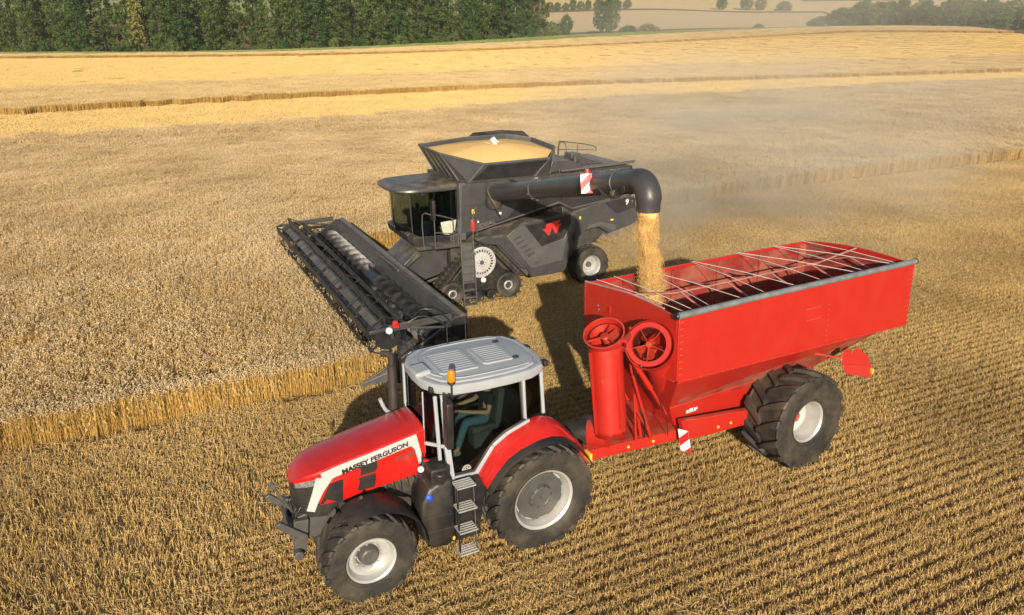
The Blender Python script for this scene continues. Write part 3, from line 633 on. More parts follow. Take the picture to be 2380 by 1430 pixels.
for k in range(9):
    z = 1.33+k*.055; b.tube([(x, s_*(hoodw(x+.02)-.008), z) for s_, x in ((1, 3.66), (1, 3.75), (1, 3.84), (1, 3.91), (1, 3.955), (-1, 3.955), (-1, 3.91), (-1, 3.84), (-1, 3.75), (-1, 3.66))], .009, 4)
b.build('grille', BLK, TR, ang=25)
def sidestrip(bb, pairs, off, s, th=.004):
    "quads between two polylines lying on the bonnet side"
    def Q(p, o): return (p[0], s*(hoodw(p[0])+o), p[1])
    for (a, c), (d, e) in zip(pairs, pairs[1:]):
        bb.add([Q(a, off), Q(c, off), Q(e, off), Q(d, off), Q(a, off-.02), Q(c, off-.02), Q(e, off-.02), Q(d, off-.02)], [(0, 1, 2, 3), (4, 7, 6, 5), (0, 3, 7, 4), (1, 5, 6, 2), (0, 4, 5, 1), (3, 2, 6, 7)])
for s in (1, -1):
    b = MB(); tp = []
    for k in range(15):
        x = 2.0+1.56*k/14; tp.append(((x, zc(x)+.005), (x-(.02 if k else 0), zc(x)-.165)))
    tp = [((1.985, 2.372), (2.02, 2.205))]+tp[1:]
    sidestrip(b, tp, .006, s)
    sidestrip(b, [((1.985, 2.37), (2.10, 2.20)), ((1.93, 2.1), (2.02, 2.1)), ((1.88, 1.85), (1.965, 1.85)), ((1.845, 1.66), (1.925, 1.64))], .007, s)
    fr = [((3.63, 1.995), (3.38, 1.94)), ((3.66, 1.90), (3.46, 1.84)), ((3.70, 1.75), (3.55, 1.72)), ((3.76, 1.56), (3.64, 1.54)), ((3.81, 1.40), (3.70, 1.385))]
    sidestrip(b, fr, .008, s)
    b.build('silver_stripe', SILVER, TR, smooth=False)
    b = MB()
    sidestrip(b, [((3.44, 1.84), (3.22, 1.875)), ((3.50, 1.72), (3.23, 1.74)), ((3.56, 1.60), (3.24, 1.60)), ((3.61, 1.51), (3.25, 1.495))], .005, s)
    b.build('side_vent', BLK, TR, smooth=False); b = MB()
    sidestrip(b, [((2.95, 2.02), (2.66, 2.065)), ((2.93, 1.94), (2.66, 1.955)), ((2.95, 1.86), (2.70, 1.875))], .005, s)
    b.build('side_vent', BLK, TR, smooth=False); b = MB()
    sidestrip(b, [((2.98, 1.83), (2.70, 1.85)), ((2.96, 1.74), (2.70, 1.745)), ((3.0, 1.64), (2.72, 1.64)), ((3.0, 1.60), (2.73, 1.60))], .005, s)
    b.build('side_vent', BLK, TR, smooth=False)
    b = MB(); sidestrip(b, [((3.93, 1.86), (3.93, 1.79)), ((3.88, 1.895), (3.88, 1.81)), ((3.80, 1.93), (3.80, 1.83)), ((3.70, 1.955), (3.70, 1.85)), ((3.62, 1.97), (3.64, 1.87))], .006, s)
    b.build('headlight', mat('headlight glass', (.5, .52, .55), .12, metal=.7, var=.4, scale=30), TR)
    yh = s*(.47+.008)
    if s > 0:
        text(TR, 'lettering', 'MASSEY FERGUSON', .115, (3.235, yh, 1.970), (-1, 0, .205), (.1, 0, 1), BLK, ext=.002, bold=.0045, fit=1.13)
        text(TR, 'model_number', '8S.305', .085, (2.35, yh-.004, 1.965), (-1, 0, .19), (0, 0, 1), DARK, ext=.002, bold=.002, fit=.34, shear=.2)
    else:
        text(TR, 'lettering', 'MASSEY FERGUSON', .125, (2.12, yh, 2.22), (1, 0, -.205), (-.1, 0, 1), BLK, ext=.002, bold=.006, fit=1.13)
b = MB(); b.lathe([(.001, .012), (.03, .012), (.035, 0)], (3.70, 0, 2.045), (.1, 0, 1), 12); b.build('badge', CHROME, TR)

# chassis, engine, front linkage
b = MB(); b.box(.2, 3.7, -.26, .26, .62, 1.2); b.box(1.9, 3.3, -.34, .34, 1.15, 1.62); b.box(-.45, .5, -.32, .32, .55, 1.35); b.tube([(0, -.75, .955), (0, .75, .955)], .16, 12); b.tube([(3.05, -.8, .745), (3.05, .8, .745)], .11, 12)
for k in range(5): b.tube([(2.0+k*.12, .34, 1.3+.05*(k % 2)), (2.05+k*.12, .40, 1.55)], .03, 6)
b.build('chassis', DARK, TR, bevel=.02)
b = MB()
b.prism([(3.3, 1.0), (3.35, 1.28), (3.72, 1.36), (3.95, 1.30), (4.0, .95), (3.7, .85)], 'y', -.30, .30)
for s in (-1, 1):
    b.prism([(3.80, 1.28), (4.02, 1.30), (4.08, 1.0), (4.06, .72), (3.97, .66), (3.88, .70), (3.84, .95)], 'y', s*.30, s*.40)
    b.prism([(3.92, .95), (4.25, 1.25), (4.32, 1.36), (4.24, 1.40), (4.05, 1.22), (3.85, 1.05)], 'y', s*.40, s*.47)
    b.tube([(4.02, s*.36, .74), (4.02, s*.52, .74)], .075, 14)
    b.tube([(3.85, s*.2, 1.25), (4.0, s*.34, .9)], .04, 8)
b.box(4.03, 4.09, -.42, .42, .98, 1.14)
b.build('front_linkage', GREY, TR, bevel=.012)
b = MB(); b.tube([(3.98, .02, 1.25), (4.12, .01, 1.55), (4.24, 0, 1.80)], .022, 8); b.tube([(4.24, -.05, 1.8), (4.24, .05, 1.8)], .045, 10); b.tube([(4.05, 0, 1.36), (4.13, 0, 1.54)], .034, 8)
b.build('top_link', STEEL, TR)
b = MB()
for k, (x, y, z) in enumerate(((3.9, .12, 1.30), (3.95, -.1, 1.34), (3.86, .22, 1.34))): b.tube(smoothpath([(x-.1, y, z), (x, y+.02, z+.1), (x+.08, y+.03, z), (x+.1, y, z-.12)], 4), .013, 6)
b.build('hydraulic_hose', BLK, TR)

# front mudguards
for s in (1, -1):
    b = MB(); pth = []
    for k in range(15):
        a = radians(3+k*8.3); r = .845; pth.append((2.95+r*cos(pi-a), .77+r*sin(a)))
    rings = []
    for x, z in pth: rings.append([(x, s*.62, z-.02), (x, s*.66, z+.015), (x, s*1.10, z+.012), (x, s*1.20, z-.035), (x, s*1.19, z-.05), (x, s*1.10, z-.008), (x, s*.66, z-.005)])
    b.loft(rings); b.build('front_mudguard', BLK, TR, ang=40)
    b = MB(); b.tube([(3.05, s*.45, 1.0), (3.05, s*.62, 1.5), (3.05, s*.8, 1.69)], .03, 8); b.build('mudguard_bracket', DARK, TR)

# rear mudguards
for s in (1, -1):
    ins = [(1.08, 1.58), (.93, 1.80), (.76, 2.03), (.50, 2.19), (.10, 2.33), (-.12, 2.345), (-.36, 2.26), (-.60, 2.05), (-.80, 1.80), (-.93, 1.60)]
    out = [(1.06, 1.50), (.90, 1.72), (.70, 1.93), (.46, 2.06), (.10, 2.15), (-.14, 2.155), (-.38, 2.09), (-.62, 1.90), (-.80, 1.68), (-.90, 1.52)]
    b = MB(); rings = []
    for (xi, zi), (xo, zo) in zip(ins, out):
        rings.append([(xi, s*.78, zi), (xi, s*.95, zi-.01), (xo*.6+xi*.4, s*1.12, zo*.55+zi*.45), (xo, s*1.22, zo), (xo, s*1.21, zo-.03), (xi*.6+xo*.4, s*1.05, zi*.5+zo*.5-.04), (xi, s*.78, zi-.04)])
    b.loft(rings); b.build('rear_mudguard', RED, TR, ang=35)
    b = MB(); rings = []
    for k, (xo, zo) in enumerate(out):
        rings.append([(xo, s*1.21, zo+.004), (xo*1.01, s*1.30, zo-.03), (xo*1.02, s*1.345, zo-.075), (xo*1.01, s*1.335, zo-.095), (xo*1., s*1.28, zo-.055), (xo, s*1.20, zo-.035)])
    b.loft(rings); b.build('mudguard_lip', BLK, TR, ang=40)
    b = MB(); b.box(-.98, -.93, s*1.0, s*1.2, 1.42, 1.58); b.build('tail_light', YEL, TR, bevel=.01)
    b = MB(); b.prism([(1.1, 1.62), (1.08, 1.55), (.9, 1.2), (.8, 1.2), (.7, 1.75), (.95, 1.8)], 'y', s*.76, s*.80); b.prism([(-.9, 1.58), (-.2, 2.3), (.1, 2.33), (.7, 2.0), (.6, 1.2), (-.6, 1.2)], 'y', s*.74, s*.78); b.build('inner_guard', BLK, TR)

# cab frame: pillars, sills and door frames
for s in (1, -1):
    b = MB(); b.bar((1.59, s*.80, 2.22), (1.54, s*.86, 1.60), .10, .085, (0, 1, 0))             # lower front pillar
    b.bar((1.62, s*.72, 3.10), (1.60, s*.80, 2.20), .055, .05, (0, 1, 0))
    sp_ = [(1.54, 1.60), (1.10, 1.585), (.78, 2.02), (.54, 2.175), (.09, 2.325)]
    for (x0, z0), (x1, z1) in zip(sp_, sp_[1:]): b.bar((x0, s*.845, z0+.01), (x1, s*.845, z1+.01), .05, .075, (0, 0, 1))
    b.bar((.16, s*.80, 2.36), (.17, s*.74, 3.10), .05, .09, (0, 1, 0))
    b.bar((-.28, s*.66, 2.3), (-.24, s*.62, 3.10), .06, .06, (0, 1, 0)); b.bar((1.60, s*.8, 2.20), (1.87, s*.55, 2.22), .045, .06)
    b.bar((1.73, s*.71, 3.10), (1.71, s*.79, 1.98), .06, .05, (0, 1, 0)); b.bar((1.83, s*.43, 3.08), (1.83, s*.43, 1.95), .025, .025, (0, 1, 0))
    b.build('cab_frame', WHITE, TR, bevel=.012)
b = MB()
b.box(.05, 1.60, -.80, .80, 1.50, 1.60); b.box(-.28, .3, -.72, .72, 1.5, 2.2); b.box(1.60, 1.78, -.42, .42, 1.5, 2.12)
for s in (1, -1):
    sp2_ = [(1.50, 1.66), (1.12, 1.645), (.82, 2.05), (.57, 2.215), (.17, 2.36)]
    for (x0, z0), (x1, z1) in zip(sp2_, sp2_[1:]): b.bar((x0, s*.838, z0+.02), (x1, s*.838, z1+.02), .03, .03)
    b.bar((.21, s*.80, 2.38), (.23, s*.745, 3.10), .03, .035, (0, 1, 0)); b.bar((1.52, s*.82, 1.66), (1.54, s*.76, 3.1), .03, .05, (0, 1, 0))
    b.bar((.30, s*.75, 3.07), (1.52, s*.76, 3.07), .04, .05)
b.build('cab_interior', BLK, TR, bevel=.008)
# glass
def pane(name, pts, d=(0, .004, 0), parent=TR, m=GLASS): bb = MB(); bb.sheet(pts, d); return bb.build(name, m, parent, smooth=False)
for s in (1, -1):
    pane('door_glass', [(1.51, s*.835, 1.66), (1.12, s*.835, 1.645), (.82, s*.833, 2.05), (.57, s*.83, 2.215), (.22, s*.815, 2.36), (.24, s*.745, 3.06), (1.54, s*.755, 3.06)], (0, s*.005, 0))
    pane('quarter_glass', [(.13, s*.79, 2.36), (-.24, s*.67, 2.34), (-.21, s*.625, 3.08), (.15, s*.735, 3.08)], (0, s*.005, 0))
b = MB(); b.sheet([(1.80, .42, 1.82), (1.80, -.42, 1.82), (1.80, -.42, 3.06), (1.80, .42, 3.06)], (.005, 0, 0))
for s in (1, -1): b.sheet([(1.80, s*.42, 1.82), (1.66, s*.76, 1.95), (1.66, s*.76, 3.06), (1.80, s*.42, 3.06)], (.005, 0, 0))
b.build('windscreen', GLASS, TR, smooth=False)
pane('rear_window', [(-.27, .64, 2.3), (-.27, -.64, 2.3), (-.24, -.60, 3.06), (-.24, .60, 3.06)], (-.005, 0, 0))
text(TR, 'door_emblem', '8', .01, (1.40, .846, 1.70), (-1, 0, 0), (0, 0, 1), WHT, ext=.001) if 0 else None
b = MB()
for k in range(13):
    a0 = pi*k/12; b.obox((1.27+.075*cos(a0), .847, 1.72+.075*sin(a0)), (.006, .002, .02), rotm('Y', -(a0-pi/2)))
b.tube([(1.27+.055*cos(pi*k/10), .847, 1.72+.055*sin(pi*k/10)) for k in range(11)], .003, 4); b.tube([(1.24, .847, 1.725), (1.255, .847, 1.75), (1.285, .847, 1.75), (1.30, .847, 1.725)], .004, 4); b.box(1.195, 1.345, .846, .849, 1.715, 1.72)
b.build('door_emblem', WHT, TR)
# roof
RO = [(1.86, .0), (1.84, .38), (1.70, .66), (1.50, .84), (1.0, .90), (.45, .90), (.05, .86), (-.22, .72), (-.36, .42), (-.38, 0)]
RO = RO+[(x, -y) for x, y in RO[::-1][1:-1]]
def rring(k, z, dz=0.): return [(.74+(x-.74)*k, y*k, z+dz*(x-.74)) for x, y in RO]
b = MB(); b.loft([rring(.93, 3.09), rring(.985, 3.11), rring(1.0, 3.17), rring(1.0, 3.235), rring(.975, 3.262), rring(.93, 3.272), rring(.905, 3.262), rring(.88, 3.262), rring(.86, 3.285), rring(.80, 3.298)], cap=True)
for y0 in (.815, -.815): pass
roof = b.build('cab_roof', WHITE, TR, bevel=0, ang=24)
b = MB()
def pod(x0, x1, y, n, z=3.300):
    bb = MB(); bb.prism([(x0, -y+.05), (x0+.05, -y), (x1-.05, -y), (x1, -y+.05), (x1, y-.05), (x1-.05, y), (x0+.05, y), (x0, y-.05)], 'z', z-.01, z+.022)
    for k in range(n):
        yy = -y+.06+(2*y-.12)*(k+.5)/n; bb.box(x0+.06, x1-.06, yy-.018, yy+.018, z+.02, z+.031)
    return bb
pod(.80, 1.50, .44, 9).build('roof_hatch', WHITE, roof, bevel=.008)
pod(.12, .70, .38, 8).build('roof_hatch', WHITE, roof, bevel=.008)
b = MB()
for y in (-.62, .62): b.tube(smoothpath([(1.45, y*.85, 3.285), (1.2, y*1.08, 3.292), (.4, y*1.10, 3.292), (.0, y*1.0, 3.285)], 5), .022, 6)
b.tube(smoothpath([(1.5, -.5, 3.29), (1.62, -.3, 3.297), (1.66, 0, 3.299), (1.62, .3, 3.297), (1.5, .5, 3.29)], 5), .02, 6)
b.build('roof_rib', WHITE, roof)
b = MB()
for p in ((.15, -.39, 3.33), (.15, .39, 3.33)): b.box(p[0]-.09, p[0]+.02, p[1]-.03, p[1]+.03, 3.315, 3.345)
b.build('hatch_latch', BLK, roof, bevel=.01)
for p in ((-.30, -.55), (-.36, -.1), (-.33, .60), (1.72, .56)):
    b = MB(); b.obox((p[0], p[1], 3.22 if p[0] < 1 else 3.16), (.09, .14, .10)); b.build('work_light', BLK, roof, bevel=.015)
b = MB(); b.obox((1.74, .10, 3.30), (.28, .38, .10), rotm('Y', .12)); b.build('antenna_dome', WHITE, TR, bevel=.04, seg=3)
b = MB(); b.tube([(.9, -.72, 3.27), (.9, -.73, 3.62)], .008, 5); b.tube([(.55, -.70, 3.27), (.55, -.72, 3.72)], .008, 5); b.tube([(.9, -.72, 3.26), (.9, -.72, 3.31)], .02, 8); b.tube([(.55, -.70, 3.26), (.55, -.70, 3.31)], .02, 8)
b.build('antenna', BLK, TR)
b = MB(); b.lathe([(.0, .20), (.045, .195), (.058, .16), (.060, .03), (.055, 0)], (1.53, .93, 3.40), (0, 0, 1), 16); bc = b.build('beacon', ORANGE, TR)
b = MB(); b.tube([(1.53, .93, 3.12), (1.53, .93, 3.37)], .018, 8); b.lathe([(.0, .03), (.062, .03), (.066, 0), (.05, -.02), (0, -.02)], (1.53, .93, 3.38), (0, 0, 1), 16); b.bar((1.53, .80, 3.14), (1.53, .95, 3.14), .03); b.build('beacon_stem', BLK, bc)
# exhaust, mirrors
b = MB(); b.tube([(1.97, -.66, 1.9), (1.97, -.66, 2.2), (1.97, -.66, 3.15)], [.085, .085, .075], 16); b.tube(smoothpath([(1.97, -.66, 3.13), (1.97, -.66, 3.27), (2.03, -.66, 3.36), (2.14, -.66, 3.39)], 4), .055, 14, cap=False); b.box(1.82, 2.05, -.72, -.5, 1.75, 2.1)
b.build('exhaust', mat('exhaust', (.06, .052, .05), .45, metal=.3, var=.2), TR, ang=40)
b = MB(); b.tube(smoothpath([(1.66, -.74, 2.36), (1.80, -.62, 2.27), (1.96, -.60, 2.25), (2.13, -.60, 2.345), (2.23, -.60, 2.59)], 5), .034, 8)
b.build('grab_rail', WHITE, TR)
b = MB(); b.prism([(-.09, 2.36), (.09, 2.34), (.10, 3.14), (-.06, 3.18), (-.10, 3.12)], 'x', 1.60, 1.72)
mr_ = b.build('mirror', BLK, TR, bevel=.03, seg=3)
for v in mr_.data.vertices: v.co.y += 1.07
b = MB(); b.bar((1.66, 1.07, 3.12), (1.60, .76, 3.14), .035); b.bar((1.66, 1.05, 2.45), (1.6, .8, 2.3), .03); b.build('mirror_arm', BLK, mr_)
b = MB(); b.box(1.60, 1.70, -1.38, -1.2, 2.5, 3.05); m2_ = b.build('mirror', BLK, TR, bevel=.03)
b = MB(); b.bar((1.65, -1.25, 2.95), (1.62, -.74, 3.08), .035); b.build('mirror_arm', BLK, m2_)
b = MB(); b.box(1.50, 1.56, .86, .90, 2.24, 3.05); b.box(1.54, 1.64, .80, .88, 3.05, 3.14); b.build('pillar_cover', BLK, TR, bevel=.01)

# tank, steps
b = MB(); rr_ = []
for y, k in ((.50, .9), (.56, .98), (.95, 1.0), (1.04, .95), (1.07, .86)):
    P_ = [(1.58, .55), (1.72, .47), (1.98, .50), (2.14, .72), (2.17, 1.1), (2.15, 1.45), (2.02, 1.70), (1.80, 1.78), (1.60, 1.78), (1.575, 1.2)]
    rr_.append([(1.87+(x-1.87)*k, y, 1.13+(z-1.13)*k) for x, z in P_])
b.loft(rr_); tk = b.build('fuel_tank', BLK, TR, bevel=.03, seg=3)
b = MB()
for z in (.85, 1.12): q_ = MB(); q_.tube([(1.62, 1.065, z), (2.10, 1.065, z+.02)], .012, 6); q_.build('tank_strap', BLK, tk)
b.tube([(1.80, .95, 1.55), (1.80, 1.0, 1.9)], .10, 12); b.box(1.62, 1.95, .6, 1.0, 1.7, 1.95); b.build('tank_cover', BLK, tk, bevel=.02)
b = MB(); b.lathe([(0, .05), (.035, .048), (.058, .035), (.065, 0), (.065, -.04)], (2.02, 1.045, 1.52), (.25, .9, .3), 16); b.build('filler_cap', BLUE, tk)
b = MB(); b.lathe([(0, .04), (.04, .035), (.055, 0)], (2.02, .72, 1.86), (.5, .7, .5), 14); b.build('air_filter', WHT, TR)
b = MB(); b.tube(smoothpath([(1.9, .5, 2.0), (1.95, .62, 1.9), (1.9, .7, 1.75), (1.8, .68, 1.6)], 4), .015, 6); b.tube(smoothpath([(1.85, .45, 1.9), (2.0, .6, 1.8), (2.1, .66, 1.6)], 4), .018, 6); b.build('hose', BLK, TR)
b = MB(); b.box(1.85, 1.93, .60, .68, 1.84, 1.96); b.build('wire_plug', REDL, TR, bevel=.01)
b = MB(); b.prism([(1.56, .52), (1.56, 1.60), (1.10, 1.60), (.99, 1.42), (1.08, .95), (1.12, .52)], 'y', .72, 1.02); b.bar((1.58, 1.22, .38), (1.58, 1.16, 1.62), .03, .05, (0, 1, 0)); b.bar((1.27, 1.22, .38), (1.27, 1.10, 1.60), .03, .03, (0, 1, 0))
st = b.build('step_panel', BLK, TR, bevel=.015)
for z, y in ((.45, 1.22), (.86, 1.20), (1.26, 1.18), (1.665, 1.14)):
    b = MB(); b.box(1.285, 1.61, y-.14, y-.125, z-.02, z); b.box(1.285, 1.61, y+.10, y+.115, z-.02, z); b.box(1.285, 1.30, y-.125, y+.10, z-.02, z); b.box(1.595, 1.61, y-.125, y+.10, z-.02, z)
    for k in range(3): b.box(1.30, 1.595, y-.078+k*.058, y-.064+k*.058, z-.018, z+.002)
    for k in range(7): b.box(1.335+k*.04, 1.343+k*.04, y-.125, y+.10, z-.016, z-.003)
    b.build('step', mat('galvanised step', (.55, .55, .54), .4, metal=.4, var=.1), st)
b = MB(); b.box(1.60, 1.64, 1.04, 1.07, .60, .66); b.build('side_reflector', YEL, TR)
# rear end: drawbar, hoses
b = MB(); b.box(-1.25, -.2, -.09, .09, .50, .58); b.tube([(-1.18, 0, .45), (-1.18, 0, .75)], .03, 8); b.box(-.75, -.4, -.3, .3, .7, 1.3)
for s in (-1, 1): b.bar((-.4, s*.35, .75), (-1.2, s*.42, .85), .08); b.bar((-.5, s*.45, 1.7), (-.95, s*.42, .85), .05)
b.build('rear_linkage', DARK, TR, bevel=.01)
b = MB()
for k in range(6): b.tube(smoothpath([(-.55, -.3+k*.12, 1.55), (-.85, -.28+k*.11, 1.75-.04*(k % 3)), (-1.2, -.15+k*.05, 1.3), (-1.7, -.1+k*.04, .9)], 5), .014, 6)
b.build('hydraulic_hose', BLK, TR)
b = MB(); b.box(-.62, -.55, -.38, -.30, 1.56, 1.66); b.box(-.62, -.55, -.2, -.12, 1.58, 1.68); b.build('hose_coupling', REDL, TR); 
# seat, wheel and console inside the cab
b = MB(); b.obox((.62, 0, 2.02), (.52, .52, .12)); b.obox((.33, 0, 2.38), (.12, .48, .68), rotm('Y', -.12)); b.obox((.27, 0, 2.78), (.09, .28, .18), rotm('Y', -.1)); b.box(.45, .8, -.15, .15, 1.6, 1.98); b.obox((.62, -.33, 2.2), (.38, .09, .07))
b.build('seat', mat('grey seat cloth', (.09, .10, .10), .8), TR, bevel=.04, seg=3)
b = MB(); b.tube([(1.26+.0, 0, 1.6), (1.30, 0, 2.0), (1.22, 0, 2.28)], .05, 8)
ring_ = [Vector((1.22, 0, 2.32))+rotm('Y', .45) @ Vector((.19*cos(2*pi*k/24), .19*sin(2*pi*k/24), 0)) for k in range(25)]
b.tube(ring_, .015, 6); b.box(1.38, 1.55, -.3, .3, 1.9, 2.15); b.build('steering_wheel', BLK, TR)
b = MB(); b.obox((.9, -.42, 2.15), (.5, .16, .08)); b.obox((1.12, -.42, 2.38), (.03, .24, .18)); b.build('armrest', BLK, TR, bevel=.02)

# ------------------------------------------------------------------ driver
def skin(name, joints, edges, m, parent, sub=2, **kw):
    me = bpy.data.meshes.new(name); me.from_pydata([j[0] for j in joints], edges, []); o = bpy.data.objects.new(name, me); COL.objects.link(o)
    me.skin_vertices.new() if hasattr(me.skin_vertices, 'new') else None
    o.modifiers.new('skin', 'SKIN'); sk = me.skin_vertices[0].data if me.skin_vertices else None
    for k, j in enumerate(joints):
        r = j[1]; sk[k].radius = (r, r) if not isinstance(r, tuple) else r
    sk[0].use_root = True
    s_ = o.modifiers.new('sub', 'SUBSURF'); s_.levels = sub; s_.render_levels = sub
    me.materials.append(m); o.parent = parent
    dg = bpy.context.evaluated_depsgraph_get(); nm = bpy.data.meshes.new_from_object(o.evaluated_get(dg)); nm.shade_smooth()
    q = bpy.data.objects.new(name, nm); COL.objects.link(q); q.parent = parent; bpy.data.objects.remove(o); q.name = name
    for k, v in kw.items(): q[k] = v
    return q
SKINM = mat('skin', (.62, .36, .23), .5, var=.05); JEANS = mat('blue jeans', (.10, .20, .27), .85, var=.15, scale=20); SHIRT = mat('dark shirt', (.03, .035, .05), .85); HAIR = mat('brown hair', (.06, .035, .02), .7); SHOE = mat('grey shoe', (.30, .32, .30), .7)
J = [((.55, 0, 2.14), (.13, .10)), ((.52, 0, 2.30), (.13, .10)), ((.48, 0, 2.50), (.15, .10)), ((.48, 0, 2.62), .09), ((.50, 0, 2.70), .055), ((.52, 0, 2.78), .085), ((.53, 0, 2.88), .10), ((.52, 0, 2.96), .07),
     ((.49, .18, 2.58), .055), ((.60, .30, 2.36), .045), ((.85, .27, 2.40), .037), ((1.05, .17, 2.42), .028), ((1.10, .15, 2.43), .03),
     ((.49, -.18, 2.58), .055), ((.58, -.28, 2.36), .045), ((.78, -.36, 2.28), .037), ((.98, -.38, 2.25), .028), ((1.03, -.38, 2.25), .03),
     ((.60, .10, 2.13), .085), ((.98, .19, 2.21), .065), ((1.10, .20, 1.90), .052), ((1.14, .20, 1.72), .04), ((1.24, .21, 1.68), .04),
     ((.60, -.10, 2.13), .085), ((.98, -.17, 2.19), .065), ((1.20, -.18, 1.90), .052), ((1.26, -.18, 1.72), .04), ((1.36, -.18, 1.70), .04)]
E_ = [(0, 1), (1, 2), (2, 3), (3, 4), (4, 5), (5, 6), (6, 7), (2, 8), (8, 9), (9, 10), (10, 11), (11, 12), (2, 13), (13, 14), (14, 15), (15, 16), (16, 17), (0, 18), (18, 19), (19, 20), (20, 21), (21, 22), (0, 23), (23, 24), (24, 25), (25, 26), (26, 27)]
def fingers(p, s, J, E_, root):
    for k in range(4):
        a = len(J); y = p[1]+(-.026+k*.017)
        J += [((p[0]+.03, y, p[2]+.01), .0085), ((p[0]+.07, y-s*.004, p[2]+.005), .008), ((p[0]+.088+.004*(k in (1, 2)), y-s*.01, p[2]-.022), .007)]; E_ += [(root, a), (a, a+1), (a+1, a+2)]
    a = len(J); J += [((p[0]+.005, p[1]-s*.035, p[2]-.005), .009), ((p[0]+.04, p[1]-s*.05, p[2]-.02), .008)]; E_ += [(root, a), (a, a+1)]
fingers((1.10, .15, 2.43), 1, J, E_, 12); fingers((1.03, -.38, 2.25), -1, J, E_, 17)
PER = thing('person', 'driver in blue jeans seated in the tractor cab, one arm stretched to the wheel', 'person', (-.013, 12.45, 0), (0, 0, 3.620))
try:
    skin('body', J, E_, SKINM, PER)
    skin('jeans', [(J[0][0], (.15, .12)), ((.60, .10, 2.135), .098), (J[19][0], .080), (J[20][0], .066), ((1.135, .20, 1.76), .06), ((.60, -.10, 2.135), .098), (J[24][0], .080), (J[25][0], .066), ((1.25, -.18, 1.76), .06), ((.54, 0, 2.26), (.15, .115))],
         [(0, 1), (1, 2), (2, 3), (3, 4), (0, 5), (5, 6), (6, 7), (7, 8), (0, 9)], JEANS, PER)
    skin('shirt', [((.54, 0, 2.22), (.15, .115)), ((.50, 0, 2.38), (.15, .12)), ((.48, 0, 2.52), (.165, .12)), ((.48, 0, 2.63), .085), ((.49, .18, 2.58), .072), ((.56, .26, 2.44), .062), ((.49, -.18, 2.58), .072), ((.55, -.25, 2.43), .062)],
         [(0, 1), (1, 2), (2, 3), (2, 4), (4, 5), (2, 6), (6, 7)], SHIRT, PER)
    b = MB(); b.lathe([(.0, .12), (.06, .11), (.10, .06), (.115, 0), (.11, -.05), (.0, -.06)], (.51, 0, 2.90), (-.25, 0, 1), 16); b.build('hair', HAIR, PER)
    b = MB()
    for y in (-.035, .035): b.lathe([(0, .012), (.012, .008), (.013, 0)], (.615, y, 2.88), (1, 0, 0), 8)
    b.build('eyes', BLK, PER); b = MB(); b.tube([(.62, 0, 2.88), (.645, 0, 2.85), (.62, 0, 2.845)], [.008, .014, .01], 8); b.build('nose', SKINM, PER)
    b = MB(); b.tube([(.615, -.025, 2.81), (.628, 0, 2.808), (.615, .025, 2.81)], .006, 6); b.build('mouth', mat('lips', (.45, .16, .13), .5), PER)
    b = MB()
    for j in (22, 27):
        x, y, z = J[j][0]; b.obox((x-.0, y, z-.02), (.28, .10, .09))
    b.build('shoes', SHOE, PER, bevel=.035, seg=3)
except Exception as ex: print('PERSON', ex)
# ------------------------------------------------------------------ grain trailer (local: X forward, Y left; Y=0 is the near side of the box, X=0 its front)
GT = thing('grain_trailer', 'red grain trailer with folded auger at its front and open wired top', 'trailer', (3.022, 12.554, 0), (.045, 0, 3.672))
CY = -1.43; WD = 2.86; LN = 6.72
def zb(x): return 2.60+(x/LN)*.18 if x < 0 else 2.60           # lower edge of the upright sides
# box walls with real thickness: outside, rim and inside
def boxring(z_, ins=0., zr=None): return [(-ins, -ins), (-LN+ins, -ins), (-LN+ins, -WD+ins), (-ins, -WD+ins)]
b = MB(); t = .05
def ztop(x, y): return 3.78+.10*sin(pi*min(1, max(0, -y/WD)))*(1 if True else 0)
def wall(P, Q, n, zl0, zl1, nrm):
    "upright wall from P to Q with crowned top edge"
    R_ = []
    for k in range(n+1):
        q = k/n; x = P[0]*(1-q)+Q[0]*q; y = P[1]*(1-q)+Q[1]*q; z1 = zl0*(1-q)+zl1*q
        zt_ = 3.78+(.10*sin(pi*q) if P[0] == Q[0] else 0)
        R_.append([(x, y, z1), (x, y, zt_), (x-nrm[0]*t, y-nrm[1]*t, zt_), (x-nrm[0]*t, y-nrm[1]*t, z1)])
    b.loft(R_)
wall((0, -.30), (-LN+.02, -.0), 1, 2.6, 2.42, (0, 1)) if 0 else None
wall((-.0, 0), (-LN, 0), 1, 2.58, 2.42, (0, 1)); wall((0, -WD), (-LN, -WD), 1, 2.58, 2.42, (0, -1))
wall((0, -t-.002), (0, -WD+t+.002), 12, 2.58, 2.58, (1, 0)); wall((-LN, -t-.002), (-LN, -WD+t+.002), 12, 2.42, 2.42, (-1, 0))
b.build('box_wall', TRED, GT, bevel=.006, ang=30)
b = MB()
for s, Y0 in ((1, 0), (-1, -WD)):
    sg = -s
    # sloping panels: (x, y, z) outer corners
    A = [(-.05, Y0+sg*.004, 2.585), (-5.15, Y0+sg*.004, 2.455), (-4.30, Y0+sg*.62, 1.80), (-.42, Y0+sg*.62, 1.72)]
    b.sheet(A, (0, sg*.03, .02))
    B_ = [(-.42, Y0+sg*.62, 1.715), (-4.30, Y0+sg*.62, 1.795), (-3.2, Y0+sg*.80, 1.16), (-.75, Y0+sg*.80, 1.14)]
    b.sheet(B_, (0, sg*.03, 0))
b.sheet([(-.05, -.03, 2.585), (-.42, -.62, 1.72), (-.75, -.80, 1.14), (-.75, -WD+.80, 1.14), (-.42, -WD+.62, 1.72), (-.05, -WD+.03, 2.585)], (-.03, 0, 0))
